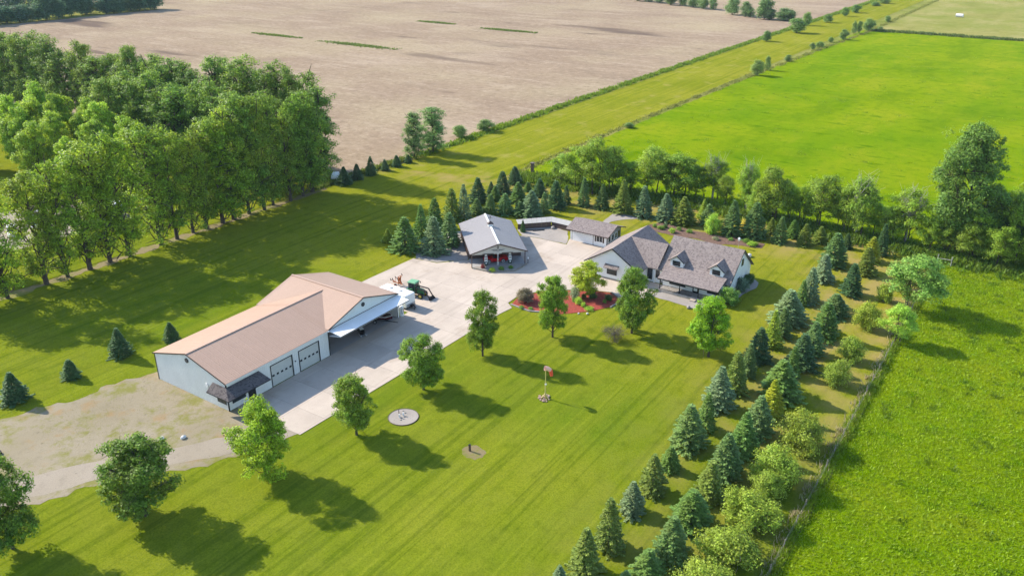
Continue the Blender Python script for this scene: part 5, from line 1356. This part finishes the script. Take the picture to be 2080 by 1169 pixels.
HEDGE = [
    (59.6, 18.2, 3.0, 2.46, 'fruit'),
    (65.0, 18.0, 2.8, 2.96, 'fruit'),
    (71.5, 18.0, 3.1, 2.77, 'fruit'),
    (76.7, 18.1, 2.7, 1.84, 'fruit'),
    (79.6, 18.0, 4.0, 2.60, 'fruit'),
    (87.7, 17.8, 3.9, 2.66, 'fruit'),
    (105.3, 18.0, 3.1, 2.03, 'fruit'),
    (113.1, 18.0, 3.1, 2.07, 'fruit'),
    (125.2, 18.4, 3.7, 2.34, 'fruit'),
    (136.7, 18.3, 2.6, 1.51, 'fruit'),
]
WINDBREAK = [
    (161.7, 90.5, 9.7, 4.53),
    (161.6, 85.3, 13.0, 4.35),
    (164.8, 83.1, 11.0, 3.54),
    (167.7, 75.0, 11.2, 4.45),
    (168.6, 68.4, 10.1, 5.16),
    (172.5, 62.0, 9.8, 3.50),
    (167.8, 52.7, 11.0, 2.62),
    (164.4, 46.5, 11.5, 3.85),
    (168.2, 40.9, 7.6, 2.73),
    (167.4, 36.7, 11.2, 4.38),
    (166.6, 31.9, 10.0, 2.74),
    (165.7, 29.6, 12.0, 3.58),
    (166.2, 20.7, 11.0, 3.77),
    (166.8, 12.5, 8.5, 2.85),
    (168.7, 12.0, 24.1, 7.79),
    (170.2, 4.3, 12.5, 3.74),
    (168.5, 2.2, 12.4, 3.36),
    (173.2, -0.5, 14.2, 4.10),
    (170.2, -4.6, 14.8, 4.42),
]
POPLAR = [
    (161.7, 139.3, 12.6, 2.88),
    (168.7, 138.7, 12.7, 3.93),
]
STRIP_LEFT = [
    (185.0, 142.2, 3.7, 2.09),
    (195.7, 141.0, 3.5, 2.66),
    (426.6, 134.0, 5.2, 2.45),
    (467.1, 130.9, 7.8, 4.72),
    (502.6, 135.9, 7.5, 2.66),
    (523.8, 129.5, 4.9, 2.73),
    (563.7, 129.8, 5.5, 2.59),
    (587.8, 129.4, 5.1, 3.47),
    (641.2, 128.6, 2.6, 3.40),
    (662.9, 127.3, 3.3, 4.54),
]
STRIP_RIGHT = [
    (223.1, 107.9, 1.5, 1.61),
    (330.3, 105.7, 6.1, 2.71),
    (343.7, 106.0, 5.8, 1.40),
    (370.5, 106.0, 2.9, 1.59),
    (411.0, 106.9, 3.3, 1.49),
    (421.0, 106.2, 2.7, 2.22),
    (440.9, 106.4, 2.6, 1.58),
    (453.6, 103.4, 5.3, 2.35),
    (480.0, 104.6, 6.7, 1.43),
    (485.6, 103.5, 6.3, 1.70),
    (497.1, 101.0, 6.6, 3.33),
    (505.0, 96.8, 1.8, 1.75),
    (545.7, 101.3, 3.6, 1.73),
]
NE_LINE = [
    (582.1, 280.4, 8.1, 4.30),
    (579.7, 270.6, 8.1, 3.90),
    (577.4, 261.0, 9.3, 4.21),
    (568.6, 248.8, 9.1, 4.12),
    (566.9, 239.2, 9.0, 4.07),
    (561.7, 229.1, 9.2, 4.01),
    (556.3, 219.8, 8.7, 3.95),
    (554.0, 212.0, 8.0, 2.60),
    (532.7, 190.9, 11.2, 4.34),
    (526.7, 180.2, 9.2, 3.34),
    (525.7, 176.7, 6.1, 2.72),
    (520.1, 166.2, 12.7, 5.04),
    (519.4, 162.7, 6.2, 3.84),
    (519.2, 154.0, 7.3, 5.27),
    (521.5, 150.6, 6.1, 2.63),
]
BED_SHRUBS = [
    (103.9, 67.1, 2.2, 1.79, 'bronze'),
    (101.3, 66.2, 0.5, 0.51, 'mid'),
    (101.8, 64.8, 0.4, 0.47, 'mid'),
    (109.4, 61.0, 2.1, 1.05, 'grey'),
    (107.9, 59.4, 1.1, 0.72, 'lime'),
    (107.3, 58.2, 0.8, 0.47, 'lime'),
    (110.5, 59.9, 0.7, 0.49, 'dark'),
    (111.0, 58.5, 1.1, 0.73, 'dark'),
    (111.8, 56.0, 1.1, 0.72, 'dark'),
    (110.6, 56.1, 0.6, 0.36, 'mid'),
    (108.2, 60.5, 0.7, 0.40, 'mid'),
    (107.0, 57.0, 0.2, 0.94, 'lime'),
]
HOUSE_SHRUBS = [
    (121.6, 39.1, 2.7, 1.97, 'mid'),
    (127.7, 39.3, 2.2, 1.56, 'bluegreen'),
    (131.3, 39.3, 1.8, 1.17, 'dark'),
    (100.0, 48.8, 2.2, 2.59, 'twig'),
]
GARDEN_SHRUBS = [
    (148.4, 64.8, 0.7, 0.55, 'mid'),
    (147.9, 63.2, 0.7, 0.79, 'mid'),
    (149.1, 62.8, 0.7, 0.59, 'dark'),
    (147.3, 60.5, 0.9, 0.78, 'lime'),
    (149.3, 59.9, 0.7, 0.59, 'mid'),
    (149.3, 57.6, 0.6, 0.78, 'mid'),
    (151.6, 53.9, 3.6, 1.99, 'lime'),
    (148.3, 51.8, 0.6, 0.76, 'grey'),
    (149.9, 49.3, 0.4, 0.71, 'mid'),
    (150.3, 46.3, 0.7, 0.76, 'mid'),
    (149.5, 44.8, 0.7, 1.40, 'lime'),
    (155.5, 48.9, 2.6, 0.78, 'yellow'),
]
ISLAND_SHRUBS = [
    (111.0, 78.8, 0.6, 0.69, 'lime'),
    (112.4, 77.8, 0.6, 0.65, 'mid'),
    (113.9, 76.8, 0.4, 0.61, 'mid'),
    (111.2, 81.0, 0.8, 0.44, 'red'),
]


SPC = dict(dark=(0.032, 0.062, 0.020), green=(0.060, 0.105, 0.020), olive=(0.078, 0.108, 0.018), bluegreen=(0.062, 0.102, 0.028), blue=(0.084, 0.122, 0.055),
           lime=(0.13, 0.17, 0.018), yellow=(0.135, 0.160, 0.012))
SPN = dict(dark='dark green', green='green', olive='olive green', bluegreen='grey-green', blue='silvery blue', lime='yellow-green', yellow='bright yellow-green')
LFC = dict(mid=(0.075, 0.135, 0.022), lime=(0.125, 0.195, 0.022), dark=(0.035, 0.07, 0.018), grey=(0.14, 0.16, 0.09), bronze=(0.085, 0.075, 0.04), yellow=(0.22, 0.20, 0.03),
           red=(0.12, 0.03, 0.025), bluegreen=(0.085, 0.125, 0.075), fruit=(0.110, 0.148, 0.018), twig=(0.12, 0.07, 0.05))
LFN = dict(mid='green', lime='light green', dark='dark green', grey='grey-green', bronze='bronze', yellow='yellowish', red='red-leaved', bluegreen='blue-green', fruit='olive', twig='twiggy')


def spruces(rows, fmt, group):
    for i, (X, Y, h, r, c) in enumerate(rows):
        plant('spruce_tree', SPR[rv.randrange(6)], X, Y, max(h, 1.5) * 1.04, r * rv.uniform(1.1, 1.24), SPC[c], fmt.format(c=SPN[c], o=ORD[i], n=i), 'spruce', group)


lawn_lab = ['tallest dark spruce on the lawn left of the shop', 'dark spruce peeking over the shop roof', 'short dark spruce, third out from the shop on the lawn', 'dark spruce at the left edge beside the gravel yard']
for (X, Y, h, r, c), lb in zip(SPRUCE_LAWN, lawn_lab): plant('spruce_tree', SPR[rv.randrange(6)], X, Y, h * 1.05, r * 1.1, SPC[c], lb, 'spruce', 'spruces on the left lawn')
spruces(SPRUCE_EDGE, 'small {c} spruce, {o} from the tall trees along the field edge', 'spruces along the field edge')
spruces(sorted(SPRUCE_CLUMP, key=lambda q: q[0] - q[1]), '{c} spruce, {o} from the left in the clump behind the car shelter', 'spruce clump around the car shelter')
spruces(SPRUCE_HOUSE, '{c} spruce, {o} from the garage end in the row behind the house', 'spruce row behind the house')
spruces(SPRUCE_INNER, '{c} spruce, {o} from the near end of the row bordering the lawn', 'inner spruce row beside the lawn')
spruces(SPRUCE_OUTER, '{c} spruce, {o} from the near end of the middle row before the bushes', 'outer spruce row')

SH_LAB = ['shade tree cut by the left edge at the lower corner', 'wide-crowned shade tree beside the gravel track', 'bright green shade tree before the shop awning', 'shade tree beside the round gravel bed',
          'round shade tree opposite the hangar bay', 'slim tall shade tree where the driveway widens', 'twin-headed shade tree before the red mulch bed', 'tall shade tree before the house wing',
          'bright shade tree before the porch corner', 'small yellow-green tree growing in the red mulch bed']
SH_COL = [(0.056, 0.094, 0.010), (0.054, 0.090, 0.010), (0.104, 0.156, 0.010), (0.070, 0.112, 0.010), (0.068, 0.112, 0.010), (0.062, 0.104, 0.010), (0.078, 0.126, 0.010), (0.060, 0.104, 0.010), (0.096, 0.160, 0.008), (0.150, 0.175, 0.010)]
for i, ((X, Y, h, r), lb, c) in enumerate(zip(SHADE, SH_LAB, SH_COL)):
    plant('shade_tree', ASH[i % 5], X, Y, h, r * 1.08, tuple(1.05 * q for q in c), lb, 'tree', 'shade trees on the front lawn', 0.05)
for (X, Y, h, r, c), lb in zip(FARM_TREES, ('broad pale green tree on the pasture fence line', 'low lime green tree leaning over the pasture fence')):
    plant('fence_tree', ELM[1 if c == 'lime' else 0], X, Y, h * 1.05, r * 1.05, LFC[c] if c == 'lime' else (0.10, 0.16, 0.03), lb, 'tree')
for i, (X, Y, h, r, c) in enumerate(HEDGE):
    plant('fruit_bush', BUSH[i % 4], X, Y, h * 1.08, r * (1.22 if X < 92 else 1.05), LFC[c], 'olive fruit bush, %s from the near end of the outermost row by the fence' % ORD[i], 'bush', 'fruit bushes by the pasture fence')
for i, (X, Y, h, r) in enumerate(WINDBREAK):
    if r > 7: plant('cottonwood_tree', BIG[0], X, Y, h, r, (0.062, 0.110, 0.020), 'largest broad tree towering over the windbreak at right', 'tree', 'windbreak trees')
    else:
        r *= 1.12; pr = ELM[rv.randrange(5)]; ex = ('dead_branches', DEAD) if i in (5, 6, 11, 12) else None
        plant('windbreak_tree', pr, X, Y, h, r * 1.05, (0.088, 0.135, 0.014), 'windbreak tree, %s from the airstrip end behind the spruces%s' % (ORD[i], ', pale bare twigs at its top' if ex else ''), 'tree', 'windbreak trees', 0.2, ex)
fill = [(164, 96, 7, 3.4), (166, 79.5, 7.5, 3.4), (170, 71.5, 8, 3.4), (171, 65, 7.5, 3.2), (169, 58, 7, 2.8), (165, 49.5, 7.5, 3.0), (168, 43.8, 8, 3.2), (170, 34, 8, 3.2), (168, 26.5, 7, 3), (166, 23.5, 7.5, 3.0), (165, 16.5, 7, 2.8),
        (166, 8.5, 9, 3.6), (172, 7, 12, 4.2), (167, -1.5, 9, 3.6), (174, 14, 10, 3.8), (170, -9, 12, 4.2), (164, 9.5, 7, 3.4), (163.5, 4.5, 8, 3.8), (164, -1, 8.5, 3.8), (165, 13.5, 6, 2.8), (176, 2, 13, 4.6), (164.5, -6, 9, 4.0)]
for i, (X, Y, h, r) in enumerate(fill):
    plant('windbreak_tree', ELM[rv.randrange(5)], X, Y, h, r, (0.095, 0.145, 0.014), 'lower leafy tree, %s from the airstrip end, filling between the windbreak trees' % ORD[i], 'tree', 'lower windbreak trees', 0.2)
for i, (X, Y, h, r) in enumerate(POPLAR):
    plant('poplar_tree', COT[i], X, Y, h, r * 1.15, (0.07, 0.12, 0.03), ('left one of the two poplars at the airstrip corner', 'right one of the two poplars at the airstrip corner')[i], 'tree', 'poplars at the airstrip corner')
for i, (X, Y, h, r) in enumerate(STRIP_LEFT):
    plant('strip_bush', FAR[i % 3], X, Y, max(h, 1.5), r, (0.065, 0.11, 0.025), 'green bush, %s from the near end along the field side of the airstrip' % ORD[i], 'bush', 'bushes on the field side of the airstrip')
for i, (X, Y, h, r) in enumerate(STRIP_RIGHT):
    plant('strip_bush', FAR[i % 3], X, Y, max(h, 1.2), r, (0.075, 0.115, 0.03), 'small bush, %s from the near end along the pasture side of the airstrip' % ORD[i], 'bush', 'bushes on the pasture side of the airstrip')
for i, (X, Y, h, r) in enumerate(NE_LINE):
    plant('field_tree', FAR[i % 3], X, Y, max(h, 4), r * 1.1, (0.062, 0.10, 0.03), 'distant tree, %s from the left in the line between the stubble fields' % ORD[i], 'tree', 'tree line between the stubble fields')
bed_note = ['at the driveway end of the red mulch', 'in the left front corner of the red mulch', 'before the bronze bush in the red mulch', 'by the back edge of the red mulch', 'at the middle of the red mulch', 'near the front edge of the red mulch',
            'just under the small yellow-green tree', 'right of the small yellow-green tree', 'at the house end of the red mulch', 'low beside the clipped round shrub', 'left of the mulch centre', 'spreading along the front rim of the mulch']
for (X, Y, h, r, c), nt in zip(BED_SHRUBS, bed_note):
    plant('shrub', SHRUB[rv.randrange(3)] if r < 1.6 else BUSH[0], X, Y, max(h, 0.4), r, LFC[c], '%s shrub %s' % (LFN[c], nt), 'shrub', 'shrubs in the red mulch bed')
for (X, Y, h, r, c), lb in zip(HOUSE_SHRUBS, ('large rounded green shrub at the porch corner', 'blue-green shrub against the gable end of the house', 'dark shrub at the back corner of the gable end', 'twiggy reddish-brown bush alone on the front lawn')):
    if c == 'twig':
        o = plant('bare_bush', (THIN[0][0] + [('branches', TWIG)], 3, 2.4), X, Y, h, r * 0.95, (0.05, 0.042, 0.02), lb, 'bush')
    else: plant('shrub', BUSH[rv.randrange(4)], X, Y, h, r, LFC[c], lb, 'shrub')
for i, (X, Y, h, r, c) in enumerate(GARDEN_SHRUBS):
    plant('shrub', SHRUB[rv.randrange(3)] if r < 1.2 else BUSH[1], X, Y, max(h, 0.4), r, LFC[c], '%s shrub, %s from the wing end in the bed behind the house' % (LFN[c], ORD[i]), 'shrub', 'shrubs behind the house')
for i, (X, Y, h, r, c) in enumerate(ISLAND_SHRUBS):
    plant('shrub', SHRUB[i % 3], X, Y, max(h, 0.5) + 0.15, r, LFC[c], ['light green rounded shrub, left in the shelter planter', 'green rounded shrub, middle in the shelter planter', 'green rounded shrub, right in the shelter planter', 'red-leaved shrub at the left tip of the shelter planter'][i], 'shrub', 'shrubs in the shelter planter')
plant('cedar', SPR[3], 131.0, 85.4, 2.6, 0.62, (0.035, 0.07, 0.02), 'slim dark cedar between the car shelter and the low shed', 'cedar')

# tall cottonwoods: front row, and the row turning away along the field
fx = [51.5, 57.2, 63.9, 67.7, 71.8, 75.8, 79.6, 86.4, 90.0, 94.0, 97.0, 101.0, 103.8, 107.9, 111.4, 114.8, 118.8, 122.8, 126.3]
for i, x in enumerate(fx):
    plant('cottonwood_tree', COT[(i * 4 + i // 3) % 9], x, 139.5 + rv.uniform(-0.7, 0.7), rv.uniform(19.5, 27) if i > 0 else 18, rv.uniform(4.0, 6.0), (0.068, 0.112, 0.012) if i > 12 else (0.088, 0.132, 0.009),
          'tall cottonwood, %s from the left in the front row shading the lawn' % ORD[i], 'tree', 'front row of cottonwoods')
for i in range(30):
    y = 146 + i * 5.2 + rv.uniform(-0.8, 0.8)
    plant('cottonwood_tree', COT[(i * 4 + i // 4) % 9], 136.5 + rv.uniform(-1, 1), y, rv.uniform(21, 27), rv.uniform(4.4, 6.2), (0.062, 0.104, 0.014),
          'tall cottonwood, %s from the near corner in the row along the field' % ORD[i], 'tree', 'back row of cottonwoods')
for i in range(11):
    plant('cottonwood_tree', COT[(i * 4 + 1) % 9], 121.5 + rv.uniform(-1.5, 1.5), 150 + i * 5.6 + rv.uniform(-1, 1), rv.uniform(21, 24), rv.uniform(4.4, 5.4), (0.068, 0.114, 0.014),
          'tall cottonwood, %s from the near end of the middle row behind the farmyard' % ORD[i], 'tree', 'middle row of cottonwoods')
for i, (x, y, h, r) in enumerate(((105, 214, 17, 5.5), (109, 209, 18, 5.5), (111, 201, 17, 5), (108, 190, 18, 5.5), (99, 210, 16, 5.5), (102, 200, 16, 5), (102, 183, 16, 5), (101, 216, 18, 6), (105, 175, 17, 5), (95, 196, 15, 5.5), (93, 220, 17, 6), (94, 180, 14, 4.5), (112, 226, 18, 6), (60, 152, 12, 4))):
    plant('yard_tree', ASH[i % 5], x, y, h, r, (0.115, 0.175, 0.014), 'light green farmyard tree, %s counted in the grove behind the front row' % ORD[i], 'tree', 'light green farmyard trees')
# distant wood beyond the stubble field
for i in range(34):
    x = 150 + i * 6.1 + rv.uniform(-1.5, 1.5); y = 521 + rv.uniform(0, 3) + (8 if 22 < i < 27 else 0)
    plant('wood_tree', FAR[i % 3], x, y, rv.uniform(9, 17), rv.uniform(4.0, 7.0), (0.035, 0.07, 0.03), 'distant tree, %s from the left along the edge of the far wood' % ORD[i], 'tree', 'trees of the far wood')
def wood_mass():
    Vs = []; Fs = []; b = 0; rng = np.random.default_rng(5)
    for i in range(260):
        x = rng.uniform(120, 352); y = rng.uniform(530, 640); h = rng.uniform(11, 17)
        n = 160; d = unit(rng.normal(size=(n, 3))); C = np.array((x, y, h * 0.55)) + d * np.array((5, 5, h * 0.45)) * rng.uniform(0.6, 1.05, (n, 1))
        V, Fq = leaf_quads(C, unit(d + rng.normal(size=d.shape) * 0.4), 1.5, 1.1, rng); Vs.append(V); Fs.append(Fq + b); b += len(V)
    o = link('far_wood', raw_mesh('far_wood', np.concatenate(Vs), np.concatenate(Fs), MAT['leaf'])); o.color = (0.035, 0.07, 0.03, 1)
    tag(o, 'dark green mass of the far wood at the upper left', 'wood', kind='stuff')
wood_mass()


# ------------------------------------------------------------------ uncut grass, weeds, undergrowth
def blades(name, P, hmin, hmax, wid, color, label, cat, per=2, spread=0.12, lean=0.5, seed=1):
    rng = np.random.default_rng(seed); P = np.repeat(np.asarray(P, float), per, 0); n = len(P)
    P = P + rng.normal(size=(n, 2)) * spread; a = rng.uniform(0, PI, n); hh = rng.uniform(hmin, hmax, n); w = wid * rng.uniform(0.6, 1.3, n)
    dx, dy = np.cos(a) * w / 2, np.sin(a) * w / 2; la = rng.normal(size=(n, 2)) * lean * hh[:, None]; z = np.full(n, -0.06)
    V = np.stack([np.stack([P[:, 0] - dx, P[:, 1] - dy, z], 1), np.stack([P[:, 0] + dx, P[:, 1] + dy, z], 1), np.stack([P[:, 0] + la[:, 0] + dx * 0.3, P[:, 1] + la[:, 1] + dy * 0.3, hh], 1), np.stack([P[:, 0] + la[:, 0] - dx * 0.3, P[:, 1] + la[:, 1] - dy * 0.3, hh], 1)], 1).reshape(-1, 3)
    o = link(name, raw_mesh(name, V, np.arange(4 * n).reshape(n, 4), MAT['grass_blade'])); o.color = (*color, 1)
    return tag(o, label, cat, kind='stuff')


def along(pts, n, width, rng, clump=0.0):
    pts = np.array(pts, float); seg = np.linalg.norm(np.diff(pts, axis=0), axis=1); cum = np.concatenate([[0], np.cumsum(seg)])
    s = rng.uniform(0, cum[-1], n)
    if clump: s = s + np.sin(s * 0.9) * clump + np.sin(s * 0.37) * clump * 2; s = np.clip(s, 0, cum[-1] - 1e-3)
    k = np.searchsorted(cum, s, 'right') - 1; k = np.clip(k, 0, len(seg) - 1); t = (s - cum[k]) / seg[k]
    p = pts[k] + (pts[k + 1] - pts[k]) * t[:, None]; d = (pts[k + 1] - pts[k]) / seg[k][:, None]
    return p + np.stack([-d[:, 1], d[:, 0]], 1) * (rng.normal(size=n) * width)[:, None]


rg = np.random.default_rng(3)
P = np.stack([rg.uniform(62, 166, 170000), rg.uniform(-42, 13.2, 170000)], 1)
P = P[(P[:, 0] * 0.83 + P[:, 1] * 0.56 > 52)]
blades('pasture_grass', P, 0.04, 0.18, 0.13, (0.185, 0.275, 0.003), 'thick bright green pasture grass right of the fence', 'grass', 1, 0.1, 0.9, 11)
cl = np.stack([rg.uniform(70, 165, 260), rg.uniform(-40, 12.5, 260)], 1)
P = np.repeat(cl, 26, 0) + rg.normal(size=(260 * 26, 2)) * 0.34
blades('pasture_tufts', P, 0.12, 0.40, 0.12, (0.085, 0.150, 0.004), 'darker tufts standing up in the near pasture', 'grass', 1, 0.1, 0.5, 12)
cl = np.stack([rg.uniform(170, 430, 380), rg.uniform(-60, 107, 380)], 1)
P = np.repeat(cl, 12, 0) + rg.normal(size=(380 * 12, 2)) * np.array((0.3, 0.9))
blades('far_pasture_tufts', P, 0.1, 0.3, 0.25, (0.12, 0.20, 0.004), 'darker tufts in the pasture beyond the windbreak', 'grass', 1, 0.1, 0.5, 22)
blades('fence_weeds', along([(50, 13.8), (159, 13.8)], 15000, 0.26, rg, 0.5), 0.08, 0.55, 0.11, (0.16, 0.245, 0.012), 'tall weeds growing along the pasture fence', 'weeds', 2, 0.12, 0.4, 13)
blades('fence_straw', along([(50, 14.3), (159, 14.3)], 1400, 0.3, rg, 0.9), 0.2, 0.7, 0.12, (0.34, 0.30, 0.16), 'pale dry grass along the foot of the pasture fence', 'grass', 2, 0.15, 0.4, 14)
blades('strip_weeds', along([(160, 139.3), (260, 140.4), (480, 139.2), (760, 136)], 14000, 0.85, rg, 0.8), 0.25, 0.85, 0.4, (0.120, 0.200, 0.012), 'tall green weeds between the airstrip and the stubble field', 'weeds', 2, 0.3, 0.4, 15)
blades('strip_edge_grass', along([(166, 109.6), (217, 110), (300, 108.5), (420, 104), (495, 100), (760, 100)], 6000, 0.7, rg, 1.0), 0.12, 0.55, 0.35, (0.19, 0.205, 0.04), 'rough grass between the airstrip and the pasture', 'grass', 2, 0.3, 0.4, 16)
blades('windbreak_undergrowth', along([(163, 108), (163.5, 90), (166.5, 70), (166, 48), (164.5, 28), (163, 12), (164, -12)], 16000, 1.9, rg, 0.8), 0.2, 1.2, 0.32, (0.095, 0.165, 0.012), 'dark green undergrowth below the windbreak trees', 'undergrowth', 2, 0.25, 0.5, 17)
blades('field_edge_weeds', along([(128, 141), (136, 141.3), (160, 140)], 2500, 0.6, rg, 0.6), 0.3, 0.9, 0.35, (0.11, 0.16, 0.025), 'weeds along the edge of the stubble field behind the small spruces', 'weeds', 2, 0.25, 0.4, 18)
blades('meadow_edge_weeds', along([(500, 100), (500, 40), (502, -60)], 5000, 1.4, rg, 0.8), 0.4, 1.2, 0.6, (0.10, 0.14, 0.03), 'weedy line between the pasture and the pale hay meadow', 'weeds', 2, 0.3, 0.4, 19)
blades('gravel_weeds', np.stack([rg.uniform(38, 55, 900), rg.uniform(86, 98, 900)], 1), 0.01, 0.06, 0.06, (0.2, 0.19, 0.05), 'sparse weeds on the gravel yard before the shop', 'weeds', 3, 0.3, 0.6, 20)
for k, (x0, y0, x1, y1) in enumerate(((305, 368, 305, 338), (301, 315, 305, 273), (395, 330, 395.5, 308), (390, 279, 388, 249))):
    blades('weed_island', np.stack([np.clip(rg.normal(size=900) * 0.30, -1, 1) * (x1 - x0) * 0.8 + (x0 + x1) / 2 + rg.normal(size=900) * 0.8, np.clip(rg.normal(size=900) * 0.26, -0.6, 0.6) * (y1 - y0) + (y0 + y1) / 2], 1), 0.2, 0.7, 0.5, (0.11, 0.16, 0.03), ['green weed patch farthest left in the stubble field', 'longest green weed patch in the stubble field', 'smallest green weed patch, farthest back in the stubble field', 'green weed patch farthest right in the stubble field'][k], 'weeds', 2, 0.3, 0.4, 30 + k)

# ------------------------------------------------------------------ summer haze over the far fields
hz = MB().box(-600, 1400, -900, 1000, -1.2, 62).build('haze', MAT['joint'])
t = NT('haze_air'); pv = t.n('ShaderNodeVolumePrincipled'); pv.inputs['Color'].default_value = (0.62, 0.80, 1.0, 1); pv.inputs['Density'].default_value = 0.00005
pv.inputs['Anisotropy'].default_value = 0.0
t.l(pv.outputs[0], t.out.inputs['Volume']); hz.data.materials.clear(); hz.data.materials.append(t.m)
tag(hz, 'thin summer haze over the fields', 'haze', kind='stuff')
